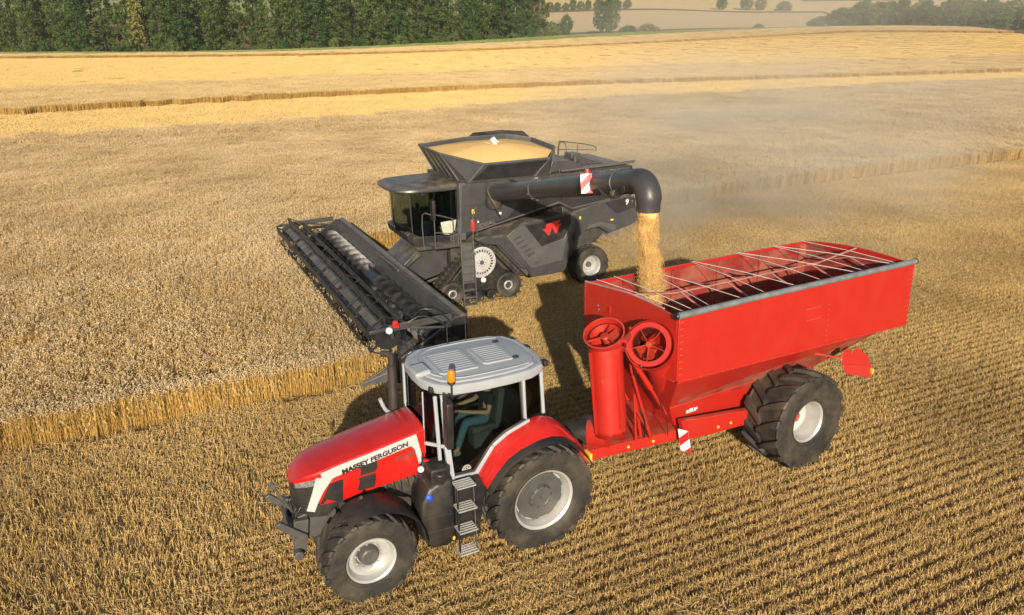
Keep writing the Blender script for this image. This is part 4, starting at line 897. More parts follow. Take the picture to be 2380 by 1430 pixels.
b.sheet([(-5.15, -.03, 2.455), (-4.30, -.62, 1.80), (-3.2, -.80, 1.16), (-3.2, -WD+.80, 1.16), (-4.30, -WD+.62, 1.80), (-5.15, -WD+.03, 2.455)], (.03, 0, .03))
b.sheet([(-5.1, -.02, 2.462), (-LN, -.02, 2.425), (-LN, -WD+.02, 2.425), (-5.1, -WD+.02, 2.462)], (0, 0, .03))
b.sheet([(-.75, -.8, 1.15), (-3.2, -.8, 1.17), (-3.2, -WD+.8, 1.17), (-.75, -WD+.8, 1.15)], (0, 0, -.04))
hop = b.build('hopper', TRED, GT, bevel=.004, ang=30)
b = MB()
b.bar((-.40, -.60, 1.72), (-4.32, -.60, 1.80), .05, .035); b.bar((-.40, -WD+.60, 1.72), (-4.32, -WD+.60, 1.80), .05, .035)
b.bar((-.02, .012, 2.57), (-LN+.03, .012, 2.41), .02, .05); b.bar((0.012, -.05, 2.57), (0.012, -WD+.05, 2.57), .05, .02)
for x in (-4.02,): pass
b.build('box_trim', TRED, GT, bevel=.006)
b = MB(); R0 = random.Random(5)
def rivet(p, n, r=.010): b.lathe([(0, .005), (r, .003), (r, 0)], p, n, 6)
for k in range(9): rivet((-.06, .002, 2.7+k*.125), (0, 1, 0)); rivet((-.10, .002, 2.70+k*.125), (0, 1, 0))
for k in range(8): rivet((-4.02, .002, 2.56+k*.11), (0, 1, 0))
for k in range(6): rivet((-3.35-k*.075, .002, 3.34), (0, 1, 0)); rivet((-3.38-k*.075, .002, 3.10), (0, 1, 0))
for k in range(24): rivet((-.3-k*.27, .023, 2.565-k*.0066), (0, 1, 0), .007)
for k in range(10): rivet((-LN+.05, .002, 2.6+k*.12), (0, 1, 0)); rivet((-LN+.14, .002, 2.6+k*.12), (0, 1, 0), .007)
b.build('rivets', mat('rivet', (.75, .25, .18), .3, metal=.4), GT)
# inside: beams, ridge pole and bows
b = MB(); b.box(-LN+.06, -.06, -WD+.055, -WD+.075, 2.6, 3.72); b.box(-LN+.06, -.06, -.075, -.055, 2.5, 3.72); b.box(-.075, -.055, -WD+.08, -.08, 2.6, 3.74); b.box(-LN+.055, -LN+.075, -WD+.08, -.08, 2.5, 3.74)
for s, Y0 in ((1, -.08), (-1, -WD+.08)): b.sheet([(-.1, Y0, 2.62), (-LN+.1, Y0, 2.5), (-3.8, CY+s*.55, 1.3), (-.9, CY+s*.55, 1.25)], (0, -s*.01, .02))
for k in range(5):
    x = -.95-k*1.35; b.bar((x, -WD+.09, 2.7), (x, -WD+.09, 3.7), .05)
for k in range(4):
    x = -1.0-k*1.4; b.bar((x, -WD+.10, 3.45), (x-1.15, -WD+.5, 2.5), .035)
b.build('box_lining', TREDI, GT)
b = MB(); PINK = mat('faded bow paint', (.38, .17, .14), .5, var=.15)
b.tube([(-.03, CY, 3.86), (-1.2, CY, 3.70), (-5.4, CY, 3.70), (-LN+.03, CY, 3.86)], .02, 8); b.build('ridge_pole', PINK, GT)
for k in range(5):
    x = -1.35-k*1.28; b = MB(); b.tube(smoothpath([(x, CY, 3.68), (x-.02, CY+.6, 3.50), (x-.04, -.06, 3.42)], 4), .022, 8); b.tube(smoothpath([(x, CY, 3.68), (x-.02, CY-.6, 3.50), (x-.04, -WD+.06, 3.42)], 4), .022, 8); b.build('bow', PINK, GT)
b = MB(); XS = [(-.30, -.25), (-.75, -.45), (-1.55, -.85), (-1.6, -1.7), (-2.9, -2.3), (-2.95, -3.2), (-4.3, -3.9), (-4.35, -5.0), (-5.5, -5.2), (-5.55, -6.2), (-6.5, -6.3)]
for xf, xn in XS: b.tube([(xf, -WD+.02, 3.80), ((xf+xn)/2, CY, 3.84), (xn, -.05, 3.82)], .0075, 4)
b.build('tarp_cord', mat('white cord', (.75, .70, .66), .6), GT)
b = MB(); b.tube([(.06, .0, 3.83), (-2, .0, 3.842), (-4.5, .0, 3.835), (-LN-.02, .0, 3.83)], [.062, .058, .060, .062], 14)
tp_ = b.build('rolled_tarpaulin', mat('grey tarpaulin', (.15, .17, .18), .45, var=.2, scale=6, bump=.3, bscale=18), GT)
for x in (.07, -LN-.03):
    b = MB(); b.lathe([(0, .03), (.05, .025), (.068, 0), (.06, -.03)], (x, .0, 3.83), (1 if x > 0 else -1, 0, 0), 16); b.build('tarpaulin_end_cap', BLK, tp_)
b = MB(); b.tube([(.0, -.4, 3.86), (.0, -.9, 3.895), (.0, -CY*0-1.43, 3.91)], .02, 6); b.tube([(.005, -WD+.05, 3.82), (.005, -CY*0-1.43, 3.91)], .02, 6); b.build('front_edge_tube', mat('faded edge', (.42, .22, .2), .5), GT)

# wheels and axle
make_wheel(GT, 'wheel', (-3.36, -.12, 1.005), 1, 1.04, .94, .43, 15, 'trailer', sweep=.30)
make_wheel(GT, 'wheel', (-3.36, 2*CY+.12, 1.005), -1, 1.04, .94, .43, 15, 'trailer', sweep=.30)
b = MB(); b.tube([(-3.36, .0, 1.0), (-3.36, -WD, 1.0)], .10, 14); b.box(-3.6, -3.1, CY-.7, CY+.7, .9, 1.2); b.build('axle', TRED, GT, bevel=.01)
# chassis beams and drawbar
b = MB()
for s in (1, -1):
    y = CY+s*.98
    y = CY+s*.90; b.prism([(-.62, 1.44), (-.74, 1.02), (-.95, .98), (-3.9, .80), (-3.9, 1.08), (-2.4, 1.22)], 'y', y-s*.08, y+s*.06); b.bar((-3.9, y, 1.0), (-4.6, y-s*.2, 1.75), .12, .2)
b.bar((-3.2, CY, 1.1), (-3.2, CY+1, 1.1), .2, .2)
b.build('chassis_beam', TRED, GT, bevel=.012)
b = MB()
b.prism([(-.88, CY-.83), (-.88, CY+.83), (1.5, CY+.53), (1.62, CY+.3), (1.72, CY+.12), (1.72, CY-.12), (1.62, CY-.3), (1.5, CY-.53)], 'z', .965, 1.18)
b.prism([(-.80, CY-.78), (-.80, CY+.78), (1.44, CY+.48), (1.44, CY-.48)], 'z', 1.184, 1.192)
b.box(1.5, 1.8, CY-.1, CY+.1, .6, 1.0); b.tube([(1.72, CY, .5), (1.72, CY, 1.22)], .07, 14)
b.build('drawbar', TRED, GT, bevel=.015)
b = MB(); b.box(1.12, 1.40, CY+.0, CY+.34, 1.193, 1.225); b.build('drawbar_pad', DARK, GT, bevel=.01)
b = MB()
for x, y in ((-.1, .745), (.45, .67), (-1.6, .963), (-1.95, .963)): b.lathe([(0, .012), (.028, .01), (.03, 0)], (x, CY+y, 1.07 if x > -.5 else 1.06), (.12 if x > -.5 else 0, 1, 0), 10)
b.build('side_reflector', YEL, GT)
# warning board at the drawbar corner
b = MB(); Rw = [(-.66, .02, 1.36), (-.66, -.10, 1.08), (-.66, .06, .78), (-.66, .26, 1.06)]
def striped(parent, name, c, ex, ey, w, h, n=3, d=(.006, 0, 0)):
    "board with slanting red and white stripes"
    c = Vector(c); ex = Vector(ex).normalized(); ey = Vector(ey).normalized(); ez = Vector(d)
    bb = MB(); bb.sheet([c-ex*w/2-ey*h/2, c+ex*w/2-ey*h/2, c+ex*w/2+ey*h/2, c-ex*w/2+ey*h/2], ez); o = bb.build(name, WHT, parent, bevel=.004)
    sh = MB()
    def clip(poly):
        for ax, sg, lim in ((0, 1, w/2), (0, -1, w/2), (1, 1, h/2), (1, -1, h/2)):
            out = []
            for i in range(len(poly)):
                p, q = poly[i-1], poly[i]; pi_, qi = sg*p[ax] <= lim, sg*q[ax] <= lim
                if pi_ != qi:
                    t_ = (sg*lim-p[ax])/(q[ax]-p[ax]); out.append((p[0]+(q[0]-p[0])*t_, p[1]+(q[1]-p[1])*t_))
                if qi: out.append(q)
            poly = out
            if not poly: return []
        return poly
    step = (w+h)/n
    for k in range(-n, n+1):
        a = k*step-step*.1; P_ = clip([(-w, a-w), (w, a+w), (w, a+w+step*.5), (-w, a-w+step*.5)])
        if len(P_) > 2:
            for zz in (1,): sh.sheet([c+ex*p[0]+ey*p[1]+ez*1.02 for p in P_], ez*.35)
    if sh.v: sh.build('red_stripe', REDL, o, smooth=False)
    return o
striped(GT, 'warning_board', (-.62, CY+1.06, 1.07), (-.55, .83, -.12), (.1, -.14, 1), .21, .46, 2, (.007, .005, 0))
# rear lamp bracket
b = MB(); b.bar((-4.1, -.35, 2.15), (-4.66, .02, 2.03), .035)
b.sheet([(-4.58, .02, 1.90), (-4.62, -.02, 2.12), (-4.72, -.02, 2.22), (-4.86, .0, 2.18), (-4.92, .01, 2.06), (-4.99, .0, 2.16), (-5.12, -.02, 2.16), (-5.46, .0, 1.92), (-5.50, .04, 1.74), (-5.50, .10, 1.70)], (0, .012, .006))
b.sheet([(-4.57, .04, 1.92), (-5.50, .08, 1.70), (-5.42, .16, 1.46), (-4.60, .12, 1.74)], (0, .012, .004))
b.bar((-4.6, .05, 1.915), (-5.48, .09, 1.71), .02, .015); b.build('lamp_bracket', TRED, GT, bevel=.004)
b = MB(); b.box(-5.50, -5.45, .10, .17, 1.54, 1.66); b.build('tail_light', YEL, GT)

# auger: folded outer tube standing at the front, fixed lower auger and its open mouth behind
def flange(bb, c, ax, r, d=.10): bb.lathe([(r*.93, -.02), (r, -.02), (r*1.06, d*.5), (r*1.07, d), (r*1.0, d+.012), (r*.92, d), (r*.90, -.15)], c, ax, 36)
a0 = Vector((.84, -.82, 1.45)); a1 = Vector((.90, -.95, 3.34)); ax_ = (a1-a0).normalized(); tip = Vector((.40, .22, .80)).normalized()
b = MB(); b.tube([a0, a1-ax_*.12], .315, 32, cap=False); b.loft([[a1-ax_*.14+ (Vector((cos(2*pi*k/32), sin(2*pi*k/32), 0))*.315) for k in range(32)]]) if 0 else None
u_ = ax_.cross(Vector((0, 1, 0))).normalized(); w_ = ax_.cross(u_); ut = tip.cross(Vector((0, 1, 0))).normalized(); wt = tip.cross(ut)
def cring(c, u, w, r, n=32): return [c+(u*cos(2*pi*k/n)+w*sin(2*pi*k/n))*r for k in range(n)]
top = a1+tip*.04
b.loft([cring(a1-ax_*.16, u_, w_, .315), cring(a1-ax_*.05+tip*.0, ut, wt, .335), cring(top, ut, wt, .365), cring(top+tip*.05, ut, wt, .385), cring(top+tip*.07, ut, wt, .385), cring(top+tip*.07, ut, wt, .355), cring(top-tip*.03, ut, wt, .335)], cap=False)
b.lathe([(.0, -.30), (.315, -.30), (.315, -.2)], a0+ax_*.30, ax_, 32)
b.bar((.84+.325, -.82, 1.5), (.90+.325, -.95, 3.1), .02, .05); b.bar(a0+Vector((.0, .32, .2)), a1+Vector((0, .32, -.3)), .03, .02)
aug = b.build('auger_tube', TRED, GT, ang=35)
def flighting(bb, c, ax, u, w, r0, r1, h0, h1, turns, n=18):
    rings = []
    K = int(turns*n)
    for k in range(K+1):
        a = 2*pi*k/n; h = h0+(h1-h0)*k/K; d = u*cos(a)+w*sin(a); rings.append([c+d*r0+ax*h, c+d*r1+ax*(h+.0), c+d*r1+ax*(h-.012), c+d*r0+ax*(h-.012)])
    bb.loft(rings)
b = MB(); b.tube([top-tip*.5, top-tip*.02], .055, 14); b.lathe([(0, .02), (.07, .02), (.085, 0), (.085, -.03)], top-tip*.02, tip, 18); flighting(b, top, tip, ut, wt, .05, .27, -.45, -.05, 1.0)
for k in range(3):
    a = 2*pi*k/3+.5; d = ut*cos(a)+wt*sin(a); b.bar(top+d*.05-tip*.04, top+d*.33-tip*.04, .012, .05, tip)
b.build('auger_screw', mat('orange red flighting', (.50, .05, .025), .35, metal=.3, var=.3), aug)
b = MB(); b.loft([cring(top-tip*.025, ut, wt, .334), cring(top-tip*.25, ut, wt, .30), cring(top-tip*.5, ut, wt, .29), cring(top-tip*.5, ut, wt, .01)], cap=False); b.build('mouth_lining', mat('shaded mouth red', (.05, .012, .01), .5, var=.3), aug, ang=35)  # red darkened in the colour for the shade deep inside the mouth
m0 = Vector((-.75, -.95, 1.9)); m1 = Vector((.06, -.46, 3.02)); ax2 = (m1-m0).normalized(); t2 = Vector((.72, .50, .48)).normalized(); u2 = ax2.cross(Vector((0, 1, 0))).normalized(); w2 = ax2.cross(u2); ut2 = t2.cross(Vector((0, 0, 1))).normalized(); wt2 = t2.cross(ut2); mo = Vector((.36, -.36, 3.26))
b = MB(); b.tube([m0, m1], .32, 30); b.loft([cring(m1+Vector((-.05, -.02, .10)), ut2, wt2, .37), cring(mo-t2*.10, ut2, wt2, .385), cring(mo, ut2, wt2, .39), cring(mo+t2*.02, ut2, wt2, .405), cring(mo+t2*.04, ut2, wt2, .405), cring(mo+t2*.04, ut2, wt2, .315), cring(mo-t2*.03, ut2, wt2, .305)], cap=False)
b.loft([cring(mo-t2*.04, ut2, wt2, .43), cring(mo-t2*.01, ut2, wt2, .45), cring(mo-t2*.15, ut2, wt2, .46), cring(mo-t2*.32, ut2, wt2, .44)], cap=False)
low = None
b_ = b; b = MB(); b.loft([cring(mo-t2*.025, ut2, wt2, .303), cring(mo-t2*.3, ut2, wt2, .29), cring(mo-t2*.75, ut2, wt2, .27), cring(mo-t2*.75, ut2, wt2, .01)], cap=False); lin = b; b = b_
low = b.build('lower_auger_housing', TRED, GT, ang=35)
lin.build('mouth_lining', mat('shaded mouth red', (.05, .012, .01), .5, var=.3), low, ang=35)  # lower mouth too: its inner shade is painted as a dark red
b = MB(); b.tube([mo-t2*.6, mo+t2*.02], .05, 14); b.lathe([(0, .035), (.05, .03), (.07, 0), (.07, -.03)], mo+t2*.01, t2, 16)
for k in range(5):
    a = 2*pi*k/5+.35; d = ut2*cos(a)+wt2*sin(a); e = t2.cross(d); b.bar(mo+d*.05-t2*.0, mo+d*.31-t2*.0, .014, .03, t2)
    b.sheet([mo+d*.06-t2*.05, mo+d*.27-t2*.05, mo+d*.24+e*.11-t2*.20, mo+d*.06+e*.05-t2*.20], t2*.008)
b.build('auger_screw', mat('orange red flighting'), low) if 0 else b.build('auger_screw', _M['orange red flighting'], low)
# hinge between the two mouths
b = MB(); b.bar(mo+Vector((.02, -.42, .12)), top+Vector((-.12, .40, -.02)), .10, .06); b.tube([mo+Vector((.08, -.44, .22)), mo+Vector((.02, -.44, -.18))], .035, 10); b.build('hinge', TRED, GT, bevel=.008)
# spout: collar and rubber cone
s0 = Vector((.86, -1.02, 1.38)); sdir = Vector((.70, -.62, -.06)).normalized()
b = MB(); b.tube([Vector((.84, -.86, 1.40)), s0+sdir*.28], [.25, .255], 26); b.build('spout_collar', TRED, GT)
b = MB(); b.tube([s0+sdir*.28, s0+sdir*.30, s0+sdir*.42, s0+sdir*.72], [.245, .262, .255, .185], 26)
for k in range(12):
    a = 2*pi*k/12; d = sdir.cross(Vector((0, 0, 1))).normalized(); e = sdir.cross(d); b.tube([s0+sdir*.33+(d*cos(a)+e*sin(a))*.255, s0+sdir*.33+(d*cos(a)+e*sin(a))*.270], .010, 6)
b.build('spout', BLK, GT, ang=40)
b = MB(); b.tube([(.66, -.66, 3.14), (.50, -.60, 2.86)], .030, 10); b.tube([(.52, -.60, 2.90), (.12, -.55, 2.28)], .052, 12); b.tube([(.12, -.55, 2.28), (-.28, -.55, 1.66)], .03, 8); b.build('hydraulic_cylinder', TRED, GT)
b = MB(); b.tube([(.70, -.66, 3.17), (.66, -.66, 3.13)], .05, 8); b.tube([(.54, -.61, 2.95), (.50, -.60, 2.87)], .036, 8); b.build('cylinder_rod', CHROME, GT)
b = MB(); b.tube([(.50, -.62, 2.6), (.02, -.62, 1.19)], .028, 8); b.tube([(.42, -.66, 2.2), (.30, -.72, 1.19)], .025, 8); b.tube([(.4, -.7, 1.95), (.05, -.6, 1.3)], .02, 8); b.tube([(.45, -.78, 2.9), (.12, -.80, 1.19)], .03, 8); b.build('brace', TRED, GT)
b = MB()
for k in range(4): b.tube(smoothpath([(.6, -.62-.03*k, 3.2), (.5, -.64+.02*k, 2.9), (.36, -.66, 2.3), (.2, -.68+.03*k, 1.6), (.1, -.7, 1.2)], 4), .010, 5)
b.tube([(.0, -.5, 2.15), (-.22, -.46, 1.6), (-.3, -.5, 1.2)], .010, 5)
b.build('hydraulic_hose', BLK, GT)
b = MB()
for p in ((.52, -.62, 3.10), (.50, -.54, 3.0), (.55, -.66, 2.98), (.48, -.40, 2.86), (.02, -2.35, 3.42), (.02, -2.32, 3.34)): b.lathe([(0, .02), (.016, .02), (.02, 0)], p, (.6, .6, .4), 8)
b.build('bolt', CHROME, GT)
b = MB(); b.box(.0, .03, -.95, -.90, 3.36, 3.52); b.box(.0, .03, -2.0, -1.95, 3.36, 3.5); b.bar((.02, -2.8, 3.45), (.02, -2.0, 3.50), .02, .03); b.build('front_bracket', TRED, GT)
b = MB(); 
for k, (x, z, w, h) in enumerate(((-1.02, 1.52, .10, .05), (-.92, 1.50, .05, .06), (-1.14, 1.515, .09, .045), (-1.04, 1.475, .22, .014))): b.box(x-w/2, x+w/2, -.655, -.650, z-h/2, z+h/2)
o_ = b.build('side_badge', WHT, GT)
# grain inside
b = MB(); RG = random.Random(2); n = 30; m_ = 22
vs = []
for j in range(m_):
    for i in range(n):
        x = -.15-(LN-.3)*i/(n-1)*.55; y = -.12-(WD-.24)*j/(m_-1)
        d = sqrt((x+.8)**2+(y+1.45)**2); vs.append((x, y, max(2.66, 3.05-.34*d)+RG.uniform(-.012, .012)))
b.add(vs, [(j*n+i, j*n+i+1, (j+1)*n+i+1, (j+1)*n+i) for j in range(m_-1) for i in range(n-1)])
g = b.build('grain_heap', GRAIN, None, ang=180, kind='stuff', label='wheat grain heaped inside the red trailer'); g.location = GT.location; g.rotation_euler = GT.rotation_euler
# ------------------------------------------------------------------ combine harvester (local: X forward, Y left, origin between the tracks)
CH = thing('combine_harvester', 'dark grey tracked combine harvester with wide header, full grain tank and swung-out unloading tube', 'combine', (-1.607, 25.74, 0), (0, 0, 3.602))
# --- body
b = MB()
UP = [(.72, 2.15), (.74, 4.02), (-2.4, 4.03), (-5.74, 4.12), (-5.80, 3.08), (-5.55, 3.0), (-3.34, 2.72), (-2.82, 3.02), (-.93, 2.66), (.38, 2.34)]
b.prism(UP, 'y', -1.50, 1.50)
b.build('upper_body', CD, CH, bevel=.03, seg=3)
b = MB(); b.prism([(.74, 2.42), (.76, 3.98), (-.95, 4.0), (-1.05, 3.5), (-1.25, 3.15), (-.9, 2.78), (.3, 2.46)], 'y', 1.50, 1.545); b.prism([(-1.1, 4.0), (-5.6, 4.08), (-5.7, 3.62), (-2.0, 3.45)], 'y', 1.50, 1.53)
b.build('upper_side_panel', CG, CH, bevel=.015)
b = MB(); b.bar((.3, 1.53, 2.44), (-2.80, 1.53, 3.10), .05, .05); b.bar((-2.80, 1.53, 3.10), (-3.32, 1.53, 2.84), .05, .04); b.bar((-3.32, 1.53, 2.84), (-5.6, 1.53, 3.12), .05, .04)
b.box(.60, .80, 1.30, 1.52, 2.2, 4.03)
b.build('body_trim', CGL, CH, bevel=.008)
# dark core below
b = MB(); b.prism([(1.0, .9), (1.0, 2.3), (-3.2, 2.6), (-5.4, 2.7), (-5.5, 2.2), (-4.6, 1.5), (-3.2, .75), (-1.8, .55)], 'y', -1.15, 1.15); b.box(-5.2, -3.0, -1.4, 1.4, 2.2, 2.9)
b.build('chassis', DARK, CH, bevel=.03)
def sidep(s, y0, y1, pts, name, m, bev=.02):
    b = MB(); b.prism(pts, 'y', s*y0, s*y1); return b.build(name, m, CH, bevel=bev)
LP = [(.30, 2.16), (-.02, 2.26), (-.45, 2.14), (-.85, 2.22), (-1.30, 2.52), (-3.27, 2.74), (-3.40, 2.10), (-3.22, 1.44), (-3.10, .76), (-2.96, .66), (-1.74, .62), (-1.58, .92), (-1.35, 1.0), (-.5, 1.9), (0, 2.0)]
RPn = [(-3.32, 2.72), (-4.48, 2.96), (-5.55, 3.08), (-5.80, 3.04), (-5.92, 2.58), (-6.02, 2.16), (-5.7, 2.02), (-4.82, 1.82), (-4.36, 2.10), (-3.84, 2.02), (-3.42, 1.7)]
for s in (1, -1):
    sidep(s, 1.15, 1.62, LP, 'side_panel', CG, .03)
    # raised grey frame round the black inset
    sidep(s, 1.60, 1.655, [(-1.28, 2.50), (-1.46, 2.46), (-2.10, 1.66), (-2.96, 1.86), (-3.24, 2.38), (-3.20, 2.58), (-3.24, 2.72), (-3.36, 2.70), (-3.36, 2.32), (-3.03, 1.70), (-2.92, 1.10), (-1.72, .96), (-1.50, 1.2), (-.78, 2.18)], 'side_panel_frame', CGL, .012)
    sidep(s, 1.60, 1.632, [(-1.50, 2.44), (-2.11, 1.69), (-2.95, 1.89), (-3.22, 2.39), (-3.19, 2.66)], 'side_inset', BLK, .006)
    sidep(s, 1.15, 1.60, RPn, 'rear_side_panel', CG, .03)
    sidep(s, 1.59, 1.625, [(-4.55, 2.94), (-5.08, 2.50), (-5.86, 2.66), (-5.82, 3.0), (-5.5, 3.05)], 'rear_inset', CD, .006)
    for k in range(5):
        x0 = -1.02-k*.13; z0 = 2.06-k*.155; b = MB(); b.prism([(x0, z0), (x0-.26, z0+.10), (x0-.28, z0+.05), (x0-.04, z0-.06)], 'y', s*1.655, s*1.675); b.build('side_louvre', CG, CH)
    b = MB(); b.prism([(-5.0, 1.9), (-4.4, 2.14), (-3.9, 2.08), (-4.0, 2.2), (-4.4, 2.28), (-5.1, 2.1)], 'y', s*1.60, s*1.63); b.build('rear_trim', CGL, CH, bevel=.008)
for s in (1, -1): sidep(s, 1.3, 1.52, [(-.15, 2.18), (-.85, 2.22), (-1.80, 1.0), (-1.62, .66), (-1.35, .95), (-.50, 1.86)], 'track_guard', CGL, .015)
# emblem: three red triangles on the inset
def tri(bb, a, c, e, y=1.634): bb.prism([a, c, e], 'y', y, y+.008)
b = MB(); tri(b, (-2.24, 2.42), (-2.80, 2.53), (-2.66, 2.30)); tri(b, (-2.14, 2.26), (-2.50, 2.33), (-2.37, 2.02)); tri(b, (-2.49, 2.33), (-2.86, 2.40), (-2.63, 2.06)); tri(b, (-2.22, 2.36), (-2.62, 2.44), (-2.42, 2.20))
b.build('emblem', mat('red emblem', (.75, .03, .03), .4), CH, smooth=False)
text(CH, 'lettering', '9', .27, (-5.42, 1.627, 2.78), (-1, 0, .12), (0, 0, 1), WHT, ext=.002, bold=.004)
text(CH, 'lettering', 'T', .12, (-5.66, 1.627, 2.83), (-1, 0, .12), (0, 0, 1), mat('grey letters', (.35, .35, .35), .5), ext=.002)
text(CH, 'lettering', 'IDEAL', .20, (.18, 1.505, 2.52), (-1, 0, .2), (0, 0, 1), mat('brown letters', (.16, .12, .10), .4), ext=.048, fit=.62)
# engine deck
b = MB(); b.box(-5.6, -2.9, -1.3, 1.3, 4.0, 4.16); b.box(-3.6, -2.7, -1.0, 1.0, 4.1, 4.32); b.prism([(-2.6, 4.05), (-2.7, 4.45), (-3.4, 4.4), (-4.0, 4.15)], 'y', -.9, 1.2)
for k in range(5): b.box(-4.9+k*.22, -4.78+k*.22, -.9, .9, 4.16, 4.20)
b.tube([(-4.0, .5, 4.2), (-4.0, .5, 4.42)], .09, 12); b.tube([(-3.8, -.3, 4.2), (-3.2, -.3, 4.45)], .12, 12); b.box(-4.6, -4.2, -.6, -.1, 4.15, 4.4)
b.build('engine_deck', CG, CH, bevel=.02)
b = MB(); b.prism([(-2.9, 4.10), (-5.80, 4.20), (-5.86, 4.28), (-2.9, 4.16)], 'y', 1.40, 1.50); b.build('deck_edge', CGL, CH, bevel=.01)
b = MB()
for y in (-1.35,): 
    b.tube(smoothpath([(-4.35, y, 4.15), (-4.40, y, 4.60), (-4.55, y, 4.66), (-5.9, y, 4.42), (-6.0, y, 4.2)], 3), .02, 6); b.tube([(-5.2, y, 4.15), (-5.2, y, 4.52)], .018, 6); b.tube([(-4.4, y, 4.38), (-5.95, y, 4.26)], .015, 6)
b.tube(smoothpath([(-4.35, -1.3, 4.15), (-4.4, -1.3, 4.62), (-4.42, -.9, 4.62), (-4.42, -.85, 4.15)], 3), .018, 6); b.tube(smoothpath([(-3.9, -1.2, 4.2), (-3.9, -1.2, 4.55), (-3.95, -.9, 4.55), (-3.95, -.9, 4.2)], 3), .018, 6)
b.build('deck_rail', DARK, CH)
b = MB(); R0 = random.Random(8)
for k in range(26): x = R0.uniform(-5.5, -2.8); b.lathe([(0, .02), (.018, .018), (.022, 0)], (x, 1.535, 3.62+R0.uniform(0, .42)), (0, 1, .2), 6)
b.build('bolt', CHROME, CH)

# seams, latches and small safety stickers
b = MB()
for x, z0, z1 in ((-.1, 2.6, 3.95), (-1.9, 2.95, 3.44), (-2.9, 3.1, 3.5), (-4.4, 3.1, 3.6)): b.box(x-.006, x+.006, 1.50, 1.549, z0, z1)
b.box(-.9, .68, 1.50, 1.549, 3.30, 3.312); b.box(-5.6, -2.2, 1.5, 1.535, 3.78, 3.79)
for x, z0, z1 in ((-2.35, .68, 1.6), (-.75, 1.9, 2.2)): b.box(x-.005, x+.005, 1.60, 1.625, z0, z1)
b.build('panel_seam', BLK, CH, smooth=False)
for x, y, z, w, h, m in ((.35, 1.546, 3.1, .10, .14, YEL), (-.6, 1.546, 2.95, .08, .08, WHT), (-4.9, 1.605, 2.3, .12, .06, YEL), (-2.6, 1.625, 1.25, .10, .07, WHT), (-3.6, 1.605, 2.5, .07, .10, YEL), (.2, 1.546, 2.75, .08, .06, WHT)):
    b = MB(); b.box(x-w/2, x+w/2, y, y+.004, z-h/2, z+h/2); b.build('safety_sticker', m, CH)
for x, y, z in ((-1.9, 1.66, 1.15), (-2.8, 1.63, .95), (-.3, 1.55, 2.85), (-1.0, 1.55, 3.7), (-3.0, 1.535, 3.9), (-4.6, 1.61, 2.75), (-5.3, 1.61, 2.4)):
    b = MB(); b.box(x-.06, x+.06, y-.01, y+.012, z-.02, z+.02); b.build('latch', DARK, CH, bevel=.005)

# --- grain tank: flared extensions
base = [(.58, -1.30, 4.02), (.60, .95, 4.02), (.46, 1.45, 4.02), (-1.88, 1.48, 4.03), (-2.60, 1.25, 4.03), (-2.75, -1.35, 4.03), (-1.9, -1.5, 4.03), (-.1, -1.5, 4.02)]
rim_ = [(1.00, -1.55, 4.86), (1.00, .42, 4.82), (-.05, 1.56, 4.58), (-2.38, 1.60, 4.62), (-3.15, .55, 4.80), (-3.35, -1.50, 4.84), (-2.45, -1.80, 4.98), (-.9, -1.85, 4.96)]
def thick(rings_, t_=.03):
    c = Vector((-1.0, 0, 0)); bb = MB(); o0, o1 = [[Vector(p) for p in r] for r in rings_]
    def ins(p): d = Vector((c.x-p.x, c.y-p.y, 0)).normalized(); return p+d*t_
    bb.loft([[Vector(p) for p in o0], o1, [ins(p)+Vector((0, 0, .0)) for p in o1], [ins(p) for p in o0], o0], cap=False); return bb
gt = thick((base, rim_)).build('grain_tank', CG, CH, smooth=False)
b = MB()
for p, q in zip(rim_, rim_[1:]+rim_[:1]): b.bar(p, q, .05, .06)
for k in (0, 1, 2, 3, 4, 5): b.bar(base[k], Vector(rim_[k])*.98+Vector(base[k])*.02, .04)
for f in (.25, .5, .75): b.bar(Vector(base[0]).lerp(Vector(base[1]), f), Vector(rim_[0]).lerp(Vector(rim_[1]), f), .03, .02)
b.build('tank_rim', CGL, gt, bevel=.006)
b = MB(); b.sheet([Vector(base[2])+Vector((-.12, .03, .06)), Vector(base[3])+Vector((.1, .03, .06)), Vector(rim_[3])+Vector((.08, .03, -.06)), Vector(rim_[2])+Vector((-.12, .03, -.06))], (0, .02, 0)); b.build('tank_side_plate', CD, gt, smooth=False)
b = MB(); b.sheet([(-.9, -1.84, 4.93), (-2.45, -1.79, 4.95), (-3.33, -1.5, 4.82), (-3.1, -1.75, 5.08), (-2.3, -1.92, 5.14), (-1.2, -1.93, 5.10)], (0, .02, 0)); b.build('tank_screen', CD, gt, smooth=False)
# grain in the tank, with the filling auger's head
b = MB(); n = 48; rows = []; RG = random.Random(4)
edge = []
for k in range(n):
    a = 2*pi*k/n; c = Vector((-1.15, -.12, 0)); d = Vector((cos(a), sin(a), 0)); best = 9
    R2 = [Vector(p).lerp(Vector(q), .84) for p, q in zip(base, rim_)]
    for i in range(8):
        p, q = R2[i], R2[(i+1) % 8]; M = (q-p); den = d.x*M.y-d.y*M.x
        if abs(den) > 1e-6:
            w = p-c; t_ = (w.x*M.y-w.y*M.x)/den; u_2 = (w.x*d.y-w.y*d.x)/den
            if t_ > 0 and -.001 <= u_2 <= 1.001 and t_ < best: best = t_; zz = (p+M*u_2).z
    edge.append((d, best*.965, zz))
for j in range(15):
    q = j/14; r_ = []
    for d, R_, zz in edge: r_.append((c.x+d.x*R_*q, c.y+d.y*R_*q, (zz+.03)*q**1.5+(4.98+.02)*(1-q**1.5)-.10*max(0, 1-q*5)+RG.uniform(-.006, .006)))
    rows.append(r_)
b.loft(rows, cap=False)
